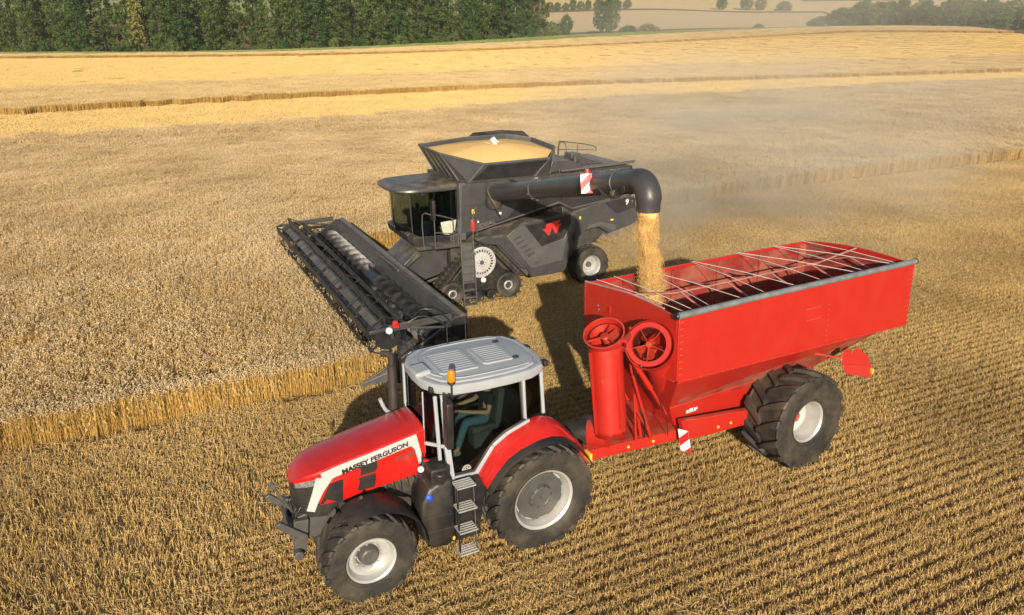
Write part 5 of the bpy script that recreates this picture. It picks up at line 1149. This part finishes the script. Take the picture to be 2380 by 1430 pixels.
g = b.build('grain_in_tank', GRAIN, None, ang=180, kind='stuff', label='heaped wheat grain filling the combine tank'); g.location = CH.location; g.rotation_euler = CH.rotation_euler
b = MB(); b.tube([(-1.25, -.1, 4.7), (-1.2, -.1, 5.06)], .07, 12); b.obox((-1.15, -.12, 5.06), (.16, .06, .16), rotm('Y', .5)); b.bar((-1.1, -.3, 5.02), (-1.2, .15, 5.04), .03); b.build('filling_auger', WHT, gt)
b = MB(); b.sheet([(.92, -1.2, 4.74), (.92, -.8, 4.74), (.72, -.8, 4.60), (.72, -1.2, 4.60)], (0, 0, .01)); b.build('tank_window', mat('tank window', (.45, .47, .42), .25), gt)

# --- cab
cabp = [(.66, 2.28), (.62, 3.72), (2.36, 3.66), (2.42, 3.0), (2.38, 2.30), (2.20, 2.12), (.9, 2.10)]
b = MB(); b.box(.60, 2.2, -1.05, 1.05, 2.05, 2.32); b.prism([(2.0, 2.05), (2.36, 2.2), (2.42, 2.42), (2.3, 2.5), (1.9, 2.3)], 'y', -1.02, 1.02)
for y in (-1, 1):
    b.bar((2.20, y*.98, 2.3), (2.26, y*.95, 3.75), .07, .05); b.bar((.64, y*1.05, 2.2), (.60, y*1.02, 3.8), .10, .08); b.bar((.9, y*1.04, 2.20), (2.2, y*1.02, 2.33), .05, .06); b.tube(smoothpath([(.72, y*1.06, 3.7), (.70, y*1.06, 2.7), (.78, y*1.07, 2.38), (1.0, y*1.07, 2.24), (1.2, y*1.06, 2.3), (1.3, y*1.05, 2.6)], 4), .035, 8)
cf = b.build('cab', CD, CH, bevel=.02)
b = MB(); bb_ = []
fr_ = [(2.20, 1.0), (2.38, .75), (2.46, .35), (2.48, 0), (2.46, -.35), (2.38, -.75), (2.20, -1.0)]
b.loft([[(x+.06*(z-2.4)/1.4-.05, y, z) for x, y in fr_] for z in (2.36, 2.8, 3.3, 3.74)], closed=False)
CGLS = glassmat('combine cab glass', (.50, .56, .55)); b.build('windscreen', CGLS, cf)
for s in (1, -1):
    pane('door_glass', [(.72, s*1.045, 2.40), (1.0, s*1.045, 2.26), (2.16, s*1.0, 2.36), (2.22, s*.97, 3.72), (.66, s*1.03, 3.74)], (0, s*.004, 0), cf, CGLS)
b = MB(); b.sheet([(.80, 1.052, 2.42), (1.02, 1.052, 2.30), (1.22, 1.048, 2.36), (1.28, 1.048, 2.74), (.74, 1.052, 2.78)], (0, .006, 0)); b.build('door_pocket', mat('pale door panel', (.42, .44, .36), .5), cf)
b = MB(); b.obox((1.1, .0, 2.75), (.55, .55, .15)); b.obox((.85, 0, 3.15), (.15, .52, .7)); b.box(.75, 1.3, .45, .6, 2.5, 2.95); b.box(1.7, 1.95, -.3, .3, 2.4, 2.95); b.obox((1.5, -.45, 3.0), (.05, .3, .22)); b.box(.66, .9, -1, 1, 2.3, 3.7)
b.build('cab_seat', BLK, cf, bevel=.04)
ROc = [(.60, 1.22), (1.2, 1.26), (2.0, 1.27), (2.42, 1.20), (2.68, .98), (2.80, .6), (2.84, 0)]; ROc = ROc+[(x, -y) for x, y in ROc[::-1][1:]]
def cr(k, z, sl=0): return [(1.5+(x-1.5)*k, y*k, z-sl*(x-1.5)) for x, y in ROc]
b = MB(); b.loft([cr(.90, 3.76), cr(.98, 3.78), cr(1.0, 3.83, .01), cr(.99, 3.89, .02), cr(.93, 3.935, .03), cr(.80, 3.965, .03), cr(.74, 3.960, .03), cr(.68, 3.985, .03), cr(.3, 4.01, .03)])
cr_ = b.build('cab_roof', CG, cf, ang=30)
b = MB()
for y in (-.9, -.6, -.3, .3, .6, .9): b.obox((2.60-abs(y)*.16, y, 3.74), (.10, .14, .09))
for y in (.95, 1.1): b.obox((1.9, y+.08, 3.72), (.12, .1, .09))
b.build('work_light', BLK, cr_, bevel=.015)
b = MB(); b.obox((1.72, 1.24, 3.85), (.16, .03, .05)); b.build('marker_light', ORANGE, cr_, bevel=.01)
b = MB(); b.bar((1.5, 1.2, 3.75), (1.75, 1.62, 3.6), .03); b.box(1.70, 1.80, 1.50, 1.76, 2.98, 3.62); b.build('mirror', BLK, cf, bevel=.03)
# platform, rails, ladder
b = MB(); b.box(.35, 1.75, 1.05, 1.72, 2.05, 2.12); b.box(.9, 2.2, 1.05, 1.3, 1.95, 2.05); b.build('platform', CG, CH, bevel=.01)
b = MB()
def rail(pts, r=.018): b.tube(smoothpath(pts, 3), r, 6)
rail([(1.72, 1.70, 2.1), (1.74, 1.70, 3.1), (1.70, 1.70, 3.16), (1.2, 1.70, 3.0), (1.12, 1.7, 2.9), (1.10, 1.70, 2.1)]); b.tube([(1.73, 1.7, 2.6), (1.11, 1.7, 2.5)], .016, 6); rail([(1.95, 1.3, 2.0), (1.98, 1.3, 3.1), (1.74, 1.65, 3.1)])
rail([(.48, 1.78, 2.0), (.46, 1.78, 3.05), (.40, 1.78, 3.2), (.30, 1.70, 3.2), (.26, 1.62, 2.3)]); b.tube([(.47, 1.78, 2.5), (.26, 1.63, 2.5)], .016, 6); b.tube([(.46, 1.78, 2.85), (.28, 1.66, 2.85)], .016, 6); rail([(.90, 1.84, 1.6), (.92, 1.82, 2.35), (.98, 1.78, 2.75), (.96, 1.74, 2.1)], .024)
b.build('handrail', CGL, CH)
b = MB()
for x in (.90, .47): b.bar((x-.0, 1.98, .10), (x, 1.76, 2.20), .035, .08, (0, 1, 0))
for k in range(9):
    z = .14+k*.25; y = 1.98-.22*(z-.1)/2.1; b.box(.49, .885, y-.09, y+.05, z-.02, z+.02)
    if 2 < k < 8: b.sheet([(.49, y-.05, z+.02), (.885, y-.05, z+.02), (.885, y-.065, z+.23), (.49, y-.065, z+.23)], (0, -.01, 0))
b.build('ladder', CGL, CH, bevel=.006)
b = MB(); b.box(.30, .44, 1.50, 1.60, 2.45, 2.85); b.build('fire_extinguisher', REDL, CH, bevel=.03)

# --- tracks
def hull(circs, n=90):
    P = []
    for cx, cz, r in circs: P += [(cx+r*cos(2*pi*k/n), cz+r*sin(2*pi*k/n)) for k in range(n)]
    P = sorted(set((round(x, 5), round(z, 5)) for x, z in P))
    def half(Q):
        h = []
        for p in Q:
            while len(h) > 1 and (h[-1][0]-h[-2][0])*(p[1]-h[-2][1])-(h[-1][1]-h[-2][1])*(p[0]-h[-2][0]) <= 0: h.pop()
            h.append(p)
        return h
    a = half(P); c_ = half(P[::-1]); H = a[:-1]+c_[:-1]
    # resample evenly
    L_ = [0]; H2 = H+[H[0]]
    for p, q in zip(H2, H2[1:]): L_.append(L_[-1]+sqrt((p[0]-q[0])**2+(p[1]-q[1])**2))
    K = 132; out = []; i = 0
    for k in range(K):
        t_ = L_[-1]*k/K
        while L_[i+1] < t_: i += 1
        f = (t_-L_[i])/(L_[i+1]-L_[i]); out.append((H2[i][0]*(1-f)+H2[i+1][0]*f, H2[i][1]*(1-f)+H2[i+1][1]*f))
    return out
DW, FI, RI = (.14, 1.42, .52), (1.17, .46, .40), (-.84, .50, .43)
for s in (1, -1):
    yi, yo = s*.98, s*1.66
    H = hull([DW, FI, RI]); K = len(H); c = Vector((.15, 0, .8))
    nrm = []
    for k in range(K):
        p, q = H[k-1], H[(k+1) % K]; tx, tz = q[0]-p[0], q[1]-p[1]; l = sqrt(tx*tx+tz*tz); nrm.append((tz/l, -tx/l))
    def off(k, d, y): return (H[k % K][0]+nrm[k % K][0]*d, y, H[k % K][1]+nrm[k % K][1]*d)
    b = MB(); b.loft([[off(k, 0, yi), off(k, 0, yo), off(k, .05, yo), off(k, .05, yi)] for k in range(K)]+[[off(0, 0, yi), off(0, 0, yo), off(0, .05, yo), off(0, .05, yi)]], cap=False)
    ym = (yi+yo)/2
    for k in range(0, K, 3):
        for e in (-1, 1):
            kk = k+(1 if e > 0 else 0); rg = []
            for q in range(4):
                f = q/3; y = ym+e*(.02+f*(.33))*1; sh = int(round(-2+2.3*f)) ; rg.append([off(kk+sh, .04, y), off(kk+sh, .11, y), off(kk+sh+1, .11, y), off(kk+sh+1, .04, y)])
            b.loft(rg)
    tb = b.build('track_belt', RUB, CH, ang=30)
    b = MB(); yy = yo-s*.04
    b.prism([(.14, 1.9), (1.2, .75), (.9, .35), (-.6, .35), (-1.05, .75)], 'y', s*1.15, s*1.45); b.bar((-.1, s*1.55, .95), (-.84, s*1.55, .5), .12, .2); b.bar((.3, s*1.55, .9), (1.17, s*1.55, .46), .12, .18); b.box(-.35, .65, s*1.48, s*1.58, .55, 1.0)
    b.build('track_frame', BLK, tb, bevel=.02)
    b = MB(); cx, cz, r = DW
    b.lathe([(r*.99, -.25), (r*.99, .0), (r*.90, .012), (r*.88, -.02), (r*.86, -.03), (.16, -.01), (.15, .03), (.09, .035), (.0, .035)], (cx, yo, cz), (0, s, 0), 44)
    dwm = b.build('drive_wheel', mat('white wheel paint', (.44, .44, .44), .4, var=.05, dust=.25), tb, ang=30)
    b = MB()
    for k in range(26):
        a = 2*pi*k/26; d = Vector((cos(a), 0, sin(a))); o = Vector((cx, yo+s*.0, cz)); b.bar(o+d*(r*.66)-Vector((0, s*.016, 0)), o+d*(r*.82)-Vector((0, s*.022, 0)), .045, .02, (0, 1, 0))
    b.build('wheel_slot', BLK, dwm); b = MB()
    for k in range(26):
        a = 2*pi*(k+.5)/26; d = Vector((cos(a), 0, sin(a))); o = Vector((cx, yo+s*.012, cz)); b.bar(o+d*(r*.34), o+d*(r*.84), .012, .035, (0, 1, 0))
    b.build('wheel_rib', _M['white wheel paint'], dwm); b = MB(); b.lathe([(.0, .06), (.07, .055), (.085, .02)], (cx, yo, cz), (0, s, 0), 16)
    for k in range(8): a = 2*pi*k/8; b.lathe([(0, .03), (.016, .03), (.016, -.01)], (cx+.12*cos(a), yo+s*.02, cz+.12*sin(a)), (0, s, 0), 6)
    b.build('hub', GREY, dwm)
    for cx, cz, r in (FI, RI):
        b = MB(); b.lathe([(r*.985, -.6), (r*.985, -.02), (r*.9, .0), (r*.72, -.01), (r*.60, -.05), (.2, -.07), (.19, -.03), (.0, -.03)], (cx, yo, cz), (0, s, 0), 36); iw = b.build('idler_wheel', RUB, tb, ang=30)
        b = MB(); b.lathe([(r*.36, -.035), (r*.37, .0), (r*.30, .012), (r*.25, -.01)], (cx, yo, cz), (0, s, 0), 28)
        b.build('idler_ring', RIM, iw)
        b = MB()
        for k in range(8): a = 2*pi*k/8; b.lathe([(0, .02), (.012, .02), (.012, -.03)], (cx+r*.18*cos(a), yo, cz+r*.18*sin(a)), (0, s, 0), 6)
        b.build('wheel_nut', STEEL, iw)
    for cx in (-.25, .2, .62):
        b = MB(); b.lathe([(.17, -.6), (.17, -.04), (.13, -.03), (.09, -.06), (0, -.06)], (cx, yo, .235), (0, s, 0), 20); b.build('roller', BLK, tb, ang=30)
    b = MB(); b.lathe([(.0, .05), (.075, .045), (.09, 0)], (.06, yo-s*.04, .80), (0, s, 0), 16); b.build('lamp_cap', WHT, tb)
make_wheel(CH, 'rear_wheel', (-4.18, 1.27, .695), 1, .71, .58, .355, 18, 'combine', sweep=.42)
make_wheel(CH, 'rear_wheel', (-4.18, -1.27, .695), -1, .71, .58, .355, 18, 'combine', sweep=.42)
b = MB(); b.tube([(-4.18, -1.1, .72), (-4.18, 1.1, .72)], .13, 12); b.box(-4.4, -3.9, -.4, .4, .7, 1.6)
for y in (-1, 1): b.bar((-3.6, y*.9, 1.4), (-4.15, y*1.0, .8), .08)
b.build('rear_axle', DARK, CH, bevel=.01)
b = MB(); R0 = random.Random(9)
for k in range(7):
    y = -1.0+k*.33; b.tube(smoothpath([(-5.0, y, 2.0), (-5.5, y, 1.75), (-5.9, y+.02, 1.85), (-6.15, y, 2.05)], 4), .016, 5)
for k in range(6): b.tube(smoothpath([(-4.0, .9+.05*k, 1.95), (-4.3-.05*k, 1.2, 2.08), (-4.7, 1.25-.04*k, 1.85), (-5.0, 1.2, 1.70-.04*k)], 4), .018, 5)
b.tube(smoothpath([(-5.9, 1.3, 2.1), (-6.2, 1.35, 1.9), (-6.35, 1.3, 1.7)], 4), .018, 5); b.tube(smoothpath([(-5.5, 1.3, 1.95), (-6.0, 1.4, 1.6), (-6.3, 1.35, 1.45)], 4), .018, 5)
b.box(-5.6, -4.6, -1.1, 1.1, 1.6, 1.75)
for k in range(16): b.bar((-5.4, -1.1+k*.145, 1.62), (-5.75, -1.1+k*.145, 1.45), .03)
b.build('straw_spreader', mat('dull bare steel', (.22, .21, .19), .5, metal=.5), CH)

# --- feeder house and header
b = MB(); b.loft([[(1.0, -.85, 2.05), (1.0, .85, 2.05), (1.0, .85, 1.0), (1.0, -.85, 1.0)], [(1.9, -.85, 1.95), (1.9, .85, 1.95), (1.9, .85, .8), (1.9, -.85, .8)], [(2.9, -.9, 1.15), (2.9, .9, 1.15), (2.9, .9, .35), (2.9, -.9, .35)]])
b.box(2.62, 2.85, -1.2, 1.2, .5, 1.42)
b.build('feeder_house', CG, CH, bevel=.03)
b = MB()
for k in range(5): b.tube(smoothpath([(1.9, .9, 1.9-.05*k), (2.3, 1.05+.03*k, 1.6), (2.5, 1.0, 1.3), (2.7, 1.1, 1.0)], 4), .018, 5)
for y in (.92, -.92): b.tube([(1.2, y, .9), (2.6, y, .55)], .05, 8)
b.build('feeder_hose', DARK, CH)
HL, HR = 6.18, -6.05
b = MB()
b.prism([(2.66, 1.42), (2.80, 1.42), (2.84, 1.30), (2.92, 1.18), (2.98, .45), (3.10, .30), (3.55, .30), (3.62, .24), (4.50, .12), (4.50, .09), (3.5, .16), (3.0, .16), (2.78, .30), (2.64, .50)], 'y', HR, HL)
hd = b.build('header', CG, CH, bevel=.01)
b = MB(); b.tube([(2.70, HR-.05, 1.47), (2.70, HL+.05, 1.47)], .10, 12); b.box(2.56, 2.66, HR+.1, HL-.1, .4, .6)
for k in range(9): b.box(2.58, 2.68, HR+.6+k*1.35, HR+.68+k*1.35, .5, 1.4)
b.build('header_beam', CGL, hd, bevel=.01)
for y, s in ((HL, 1), (HR, -1)):
    b = MB(); b.prism([(2.60, .25), (2.62, 1.50), (2.95, 1.52), (3.6, 1.10), (4.55, .62), (4.70, .18), (4.4, .08), (2.9, .12)], 'y', y, y+s*.09); b.box(2.7, 4.2, y+s*.09, y+s*.24, .25, .9)
    b.build('end_plate', CD, hd, bevel=.02)
    b = MB(); b.loft([[(4.35, y-.05, .62), (4.35, y+s*.20, .58), (4.35, y+s*.18, .10), (4.35, y-.02, .10)], [(4.8, y, .42), (4.8, y+s*.15, .38), (4.8, y+s*.15, .08), (4.8, y, .08)], [(5.55, y+s*.04, .14), (5.55, y+s*.07, .14), (5.55, y+s*.07, .07), (5.55, y+s*.04, .07)]]); b.bar((4.3, y+s*.1, .75), (5.5, y+s*.06, .16), .03); b.build('crop_divider', CGL, hd, bevel=.01)
    b = MB(); b.bar((3.05, y+s*.05, 1.55), (4.75, y+s*.05, 1.50), .10, .16); b.bar((4.75, y+s*.05, 1.50), (5.25, y+s*.05, 1.46), .07, .08); b.tube([(3.1, y+s*.13, 1.3), (4.2, y+s*.13, 1.45)], .035, 8); b.bar((4.7, y+s*.05, 1.5), (4.65, y+s*.05, 1.22), .08)
    b.build('reel_arm', CG, hd, bevel=.01)
b = MB(); b.tube([(2.6, .6, 1.5), (3.4, .6, 1.72), (4.6, .6, 1.5)], .04, 8) if 0 else b.bar((2.75, .02, 1.5), (4.7, .02, 1.42), .08, .12)
b.v = []
b = MB(); b.lathe([(0, .05), (.07, .05), (.08, .0), (.07, -.05), (0, -.05)], (4.60, HL+.16, 1.66), (0, 0, 1), 14); b.box(4.53, 4.67, HL+.10, HL+.22, 1.56, 1.62); b.build('marker_lamp', REDL, hd)
b = MB(); b.lathe([(0, .06), (.07, .05), (.09, 0), (.06, -.05), (0, -.05)], (4.78, HL+.20, 1.50), (.5, 1, .2), 14); b.build('work_light', WHT, hd)
b = MB(); b.box(2.9, 3.6, HL+.1, HL+.34, .4, 1.0); b.tube(smoothpath([(3.1, HL+.2, 1.0), (3.4, HL+.3, 1.5), (3.9, HL+.2, 1.75), (4.3, HL+.15, 1.6)], 4), .02, 6); b.tube(smoothpath([(3.0, HL+.2, 1.2), (3.3, HL+.25, 1.65), (3.8, HL+.12, 1.9), (4.1, HL-.1, 1.6)], 4), .018, 6)
b.tube([(3.35, HL+.2, .9), (3.35, HL+.22, 1.3)], .06, 10); b.build('drive_cover', CD, hd, bevel=.02)
# auger
b = MB(); ax0 = Vector((3.30, HR+.15, .80)); L_ = HL-HR-.3; b.tube([ax0, ax0+Vector((0, L_, 0))], .27, 24)
def flight(bb, y0, y1, hand, r0=.26, r1=.40, pitch=.62, n=18):
    K = int(abs(y1-y0)/pitch*n); rg = []
    for k in range(K+1):
        a = hand*2*pi*k/n; y = y0+(y1-y0)*k/K; u = Vector((cos(a), 0, sin(a))); o = Vector((3.30, y, .80)); rg.append([o+u*r0, o+u*r1+Vector((0, -.006, 0)), o+u*r1+Vector((0, .006, 0)), o+u*r0+Vector((0, .012, 0))])
    bb.loft(rg)
flight(b, HR+.2, -.7, 1); flight(b, HL-.2, .7, 1)
b.build('header_auger', AUGM, hd, ang=40)
# reel
RX, RZ, RR = 4.74, 1.22, .56
b = MB(); b.tube([(RX, HR+.12, RZ), (RX, HL-.12, RZ)], .15, 14)
re_ = b.build('reel', CD, hd, ang=40)
NSP = 7
for k in range(NSP):
    b = MB()
    y = HR+.14+(HL-HR-.28)*k/(NSP-1)
    for j in range(6):
        a = 2*pi*j/6+.42; b.bar((RX, y, RZ), (RX+RR*cos(a), y, RZ+RR*sin(a)), .05, .03, (0, 1, 0)); a2 = a+2*pi/6; b.bar((RX+RR*cos(a), y, RZ+RR*sin(a)), (RX+RR*cos(a2), y, RZ+RR*sin(a2)), .025, .02, (0, 1, 0))
    b.build('reel_spider', CD, re_)
for y in (HR+.1, HL-.1):
    b = MB(); b.lathe([(.0, -.012), (RR*.62, -.012), (RR*.62, .012), (0, .012)], (RX, y, RZ), (0, 1, 0), 12); b.build('reel_end', CD, re_)
for j in range(6):
    a = 2*pi*j/6+.42; x, z = RX+RR*cos(a), RZ+RR*sin(a); b = MB(); b.tube([(x, HR+.12, z), (x, HL-.12, z)], .026, 8)
    for k in range(121):
        y = HR+.2+k*(HL-HR-.4)/120; b.bar((x, y, z), (x-.05, y, z-.26), .011, .014)
    b.build('reel_bat', BLK, re_)
b = MB()
for k in range(6):
    y0 = HR+.3+(HL-HR-.28)*k/6; y1 = y0+1.7; b.sheet([(RX+.05, y0, RZ+.20), (RX+.05, y1, RZ+.20), (RX+.24, y1, RZ+.10), (RX+.24, y0, RZ+.10)], (.005, 0, .01))
b.build('reel_shield', CG, re_, bevel=.02)
b = MB()
for k in range(120): y = HR+.06+k*(HL-HR-.1)/119; b.bar((4.45, y, .10), (4.62, y, .085), .03, .02)
b.build('knife_guard', DARK, hd)
b = MB(); b.tube([(5.2, HR+.3, .55), (5.2, HL-.3, .55)], .012, 5); 
for k in range(9): y = HR+.3+k*(HL-HR-.6)/8; b.bar((4.6, y, .10), (5.35, y, .28), .03, .02)
b.build('crop_lifter', DARK, hd)

# --- unloading tube
P0 = Vector((-.36, 1.62, 3.66)); OUT = Vector((.70, 11.22, 5.12)); P1 = OUT+Vector((0, 0, .60)); dr = (P1-P0); dr.normalize()
E0 = P1-dr*.46
b = MB(); b.tube([P0-dr*.1, P0+dr*.05, P0+dr*3.6, P0+dr*3.62, P0+dr*3.72, P0+dr*3.74, E0-dr*.9, E0-dr*.89, E0-dr*.80, E0-dr*.79, E0], [.262, .252, .252, .28, .28, .252, .252, .27, .27, .252, .252], 28)
ut_ = b.build('unloading_tube', CG, CH, ang=35)
b = MB(); path = []
h = Vector((dr.x, dr.y, 0)).normalized()
for k in range(13):
    a = (pi/2)*k/12; path.append(E0+dr*.02+dr*(.44*sin(a))*1.0+Vector((0, 0, -1))*(.44*(1-cos(a))))
path = [E0-dr*.12, E0]+path[1:]; last = path[-1]; path.append(Vector((last.x, last.y, OUT.z)))
b.tube(path, [.258, .262]+[.265]*(len(path)-4)+[.248, .238], 28, cap=False); b.tube([path[-1]+Vector((0, 0, .06)), path[-1]-Vector((0, 0, .02))], [.246, .246], 28, cap=False)
elb = b.build('elbow_spout', mat('black elbow rubber', (.045, .045, .048), .38, var=.05), ut_, ang=60)
b = MB(); e1 = E0-dr*.55; sdv = dr.cross(Vector((0, 0, 1))).normalized(); upv = sdv.cross(dr)
camdir = (Vector((.0, 0, 0))); 
b.bar(P0+dr*3.66+upv*.25, P0+dr*3.66+upv*.32, .1)
for k in range(10):
    a = .3+k*.62; d = sdv*cos(a)+upv*sin(a)
    for q in (3.62, 3.72): b.lathe([(0, .02), (.018, .018), (.018, 0)], P0+dr*q+d*.285, d, 6)
for k in range(8): a = k*.78; d = sdv*cos(a)+upv*sin(a); b.lathe([(0, .02), (.014, .018), (.014, 0)], E0-dr*.84+d*.275, d, 6)
b.build('bolt', CHROME, ut_)
wb = P0+dr*7.45
# the board faces along +X of the machine and to the side where the tube's left face shows
fx = dr; 
ez_ = sdv*(.0)
nn = sdv if sdv.x > 0 else -sdv
exb = (dr*.45-nn*.9).normalized(); nb = upv.cross(exb); nb = nb if nb.dot(dr) > 0 else -nb
striped(ut_, 'warning_board', wb+nn*.30+upv*.04+dr*.1, exb, upv, .26, .44, 2, nb*.006)
b = MB(); b.box(-.03, .03, -.03, .03, 0, 0) if 0 else b.bar(wb, wb+nn*.30, .04); b.bar(wb+upv*.2, wb+upv*.36, .03); b.build('board_bracket', DARK, ut_)
b = MB(); b.lathe([(0, .12), (.05, .11), (.06, 0)], wb+upv*.25+nn*.22, upv, 12); b.build('marker_lamp', REDL, ut_)
b = MB()
for k in range(5): b.tube(smoothpath([P0+dr*8.0-upv*.1+nn*.22, P0+dr*(8.3+.1*k)-upv*(.25+.02*k)+nn*.24, P0+dr*(8.8+.1*k)-upv*.2+nn*.24, P0+dr*9.2+nn*.23], 4), .014, 5)
b.lathe([(0, .10), (.07, .08), (.08, 0), (0, 0)], P0+dr*8.7-upv*.22+nn*.2, nn, 12); b.tube([P0+dr*7.5+upv*.24, E0+upv*.25], .016, 6)
b.build('tube_hose', DARK, ut_)
b = MB(); b.tube([P0+Vector((0, .05, .15)), P0+Vector((0, -.12, -.42))], .29, 20)
for k in range(9):
    o = P0+Vector((.14-.035*k, .05, .2-.06*k)); b.tube(smoothpath([o+Vector((.1, -.05, .15)), o+Vector((.22, .15, .0)), o+Vector((.16, .22, -.25)), o+Vector((.0, .12, -.5))], 4), .018, 5)
b.build('tube_pivot', DARK, CH)
# --- falling grain
def noise1(t, s): return sin(t*1.7+s)*.5+sin(t*4.1+s*2.3)*.3+sin(t*9.3+s*5.1)*.2
from mathutils import noise as _nz
CHM = Matrix.Translation(CH.location) @ Matrix.Rotation(3.602, 4, 'Z')
ow = CHM @ Vector((path[-1].x, path[-1].y, OUT.z))
b = MB(); rg = []; KZ, KA = 170, 84
def gc(t_): return ow.x+.045*noise1(t_*4.2, 3)*min(1, t_*5)+.17*t_, ow.y+.045*noise1(t_*3.7, 8)*min(1, t_*5)
def gr_(t_, a, z):
    r0 = .205+.03*noise1(t_*6, 1)*min(1, t_*5)+.015*t_
    n1 = _nz.fractal(Vector((cos(a)*1.1, sin(a)*1.1, z*2.3)), .7, 2.2, 4); n2 = _nz.noise(Vector((cos(a)*9, sin(a)*9, z*3.5))); n3 = _nz.noise(Vector((cos(a)*22, sin(a)*22, z*16)))
    return r0*(1+min(1, t_*4+.12)*(.38*n1+.06*n2)+.012*n3)
for k in range(KZ):
    t_ = k/(KZ-1); z = ow.z+.05-(ow.z+.05-2.95)*t_; cx, cy = gc(t_)
    kc = 1-.20*min(1, t_*5); rg.append([(cx+cos(a)*gr_(t_, a, z)*kc, cy+sin(a)*gr_(t_, a, z)*kc, z) for a in [2*pi*q/KA for q in range(KA)]])
b.loft(rg); RP = random.Random(1)
for k in range(60000):
    t_ = RP.random()**.8; z = ow.z-.05-(ow.z-3.1)*t_; a = RP.uniform(0, 2*pi); r = gr_(t_, a, z)*(.80+.22*RP.random()**.8 if RP.random() < .8 else .9+abs(RP.gauss(0, .10+.22*t_*(1+.6*noise1(t_*9+a, 2))))); s_ = RP.uniform(.003, .0062); cx, cy = gc(t_)
    p = Vector((cx+cos(a)*r, cy+sin(a)*r, z)); b.add([p+Vector((s_, 0, 0)), p+Vector((-s_, 0, s_)), p+Vector((0, s_, -s_*3)), p+Vector((0, -s_, -s_))], [(0, 1, 2), (0, 2, 3), (0, 3, 1), (1, 3, 2)])
b.build('falling_grain', GRAIN, None, ang=180, kind='stuff', label='golden wheat grain pouring from the black elbow spout into the red trailer')
# ------------------------------------------------------------------ air: thin haze round everything, dust trailing behind the combine
def volmat(name, col, dens, noise=None):
    m = bpy.data.materials.new(name); m.use_nodes = True; N = m.node_tree.nodes; L = m.node_tree.links; N.remove(N['Principled BSDF'])
    v = N.new('ShaderNodeVolumePrincipled'); v.inputs['Color'].default_value = (*col, 1); v.inputs['Density'].default_value = dens; v.inputs['Anisotropy'].default_value = .0
    L.new(v.outputs[0], N['Material Output'].inputs['Volume'])
    if noise:
        tc = N.new('ShaderNodeTexCoord'); nz = N.new('ShaderNodeTexNoise'); nz.inputs['Scale'].default_value = noise; nz.inputs['Detail'].default_value = 3
        L.new(tc.outputs['Object'], nz.inputs['Vector'])
        gr = N.new('ShaderNodeVectorMath'); gr.operation = 'LENGTH'; L.new(tc.outputs['Object'], gr.inputs[0])
        mr = N.new('ShaderNodeMapRange'); mr.inputs['From Min'].default_value = 1; mr.inputs['From Max'].default_value = .2; L.new(gr.outputs['Value'], mr.inputs['Value'])
        m2 = N.new('ShaderNodeMapRange'); m2.inputs['From Min'].default_value = .38; m2.inputs['From Max'].default_value = .68; m2.inputs['To Max'].default_value = dens; L.new(nz.outputs['Fac'], m2.inputs['Value'])
        mu = N.new('ShaderNodeMath'); mu.operation = 'MULTIPLY'; L.new(mr.outputs[0], mu.inputs[0]); L.new(m2.outputs[0], mu.inputs[1]); L.new(mu.outputs[0], v.inputs['Density'])
    return m
HAZE = True
if HAZE:
    b = MB(); b.box(-2700, 2700, -80, 2700, -6, 150); b.build('haze', volmat('haze air', (.93, .90, .84), .00012), smooth=False, kind='stuff')

def dust(name, loc, sc, dens, ns):
    b = MB(); n = 24; b.loft([[(sin(pi*j/12)*cos(2*pi*k/n), sin(pi*j/12)*sin(2*pi*k/n), cos(pi*j/12)) for k in range(n)] for j in range(1, 12)])
    o = b.build(name, volmat(name, (.97, .92, .80), dens, ns), kind='stuff'); o.location = loc; o.scale = sc; return o
dust('dust_cloud', (9, 33, 3.0), (13, 11, 5.6), .14, 2.4)
dust('dust_haze', (22, 70, 3), (30, 30, 8), .030, 2.0)
dust('dust_haze', (120, 330, 14), (130, 150, 30), .006, 1.6)
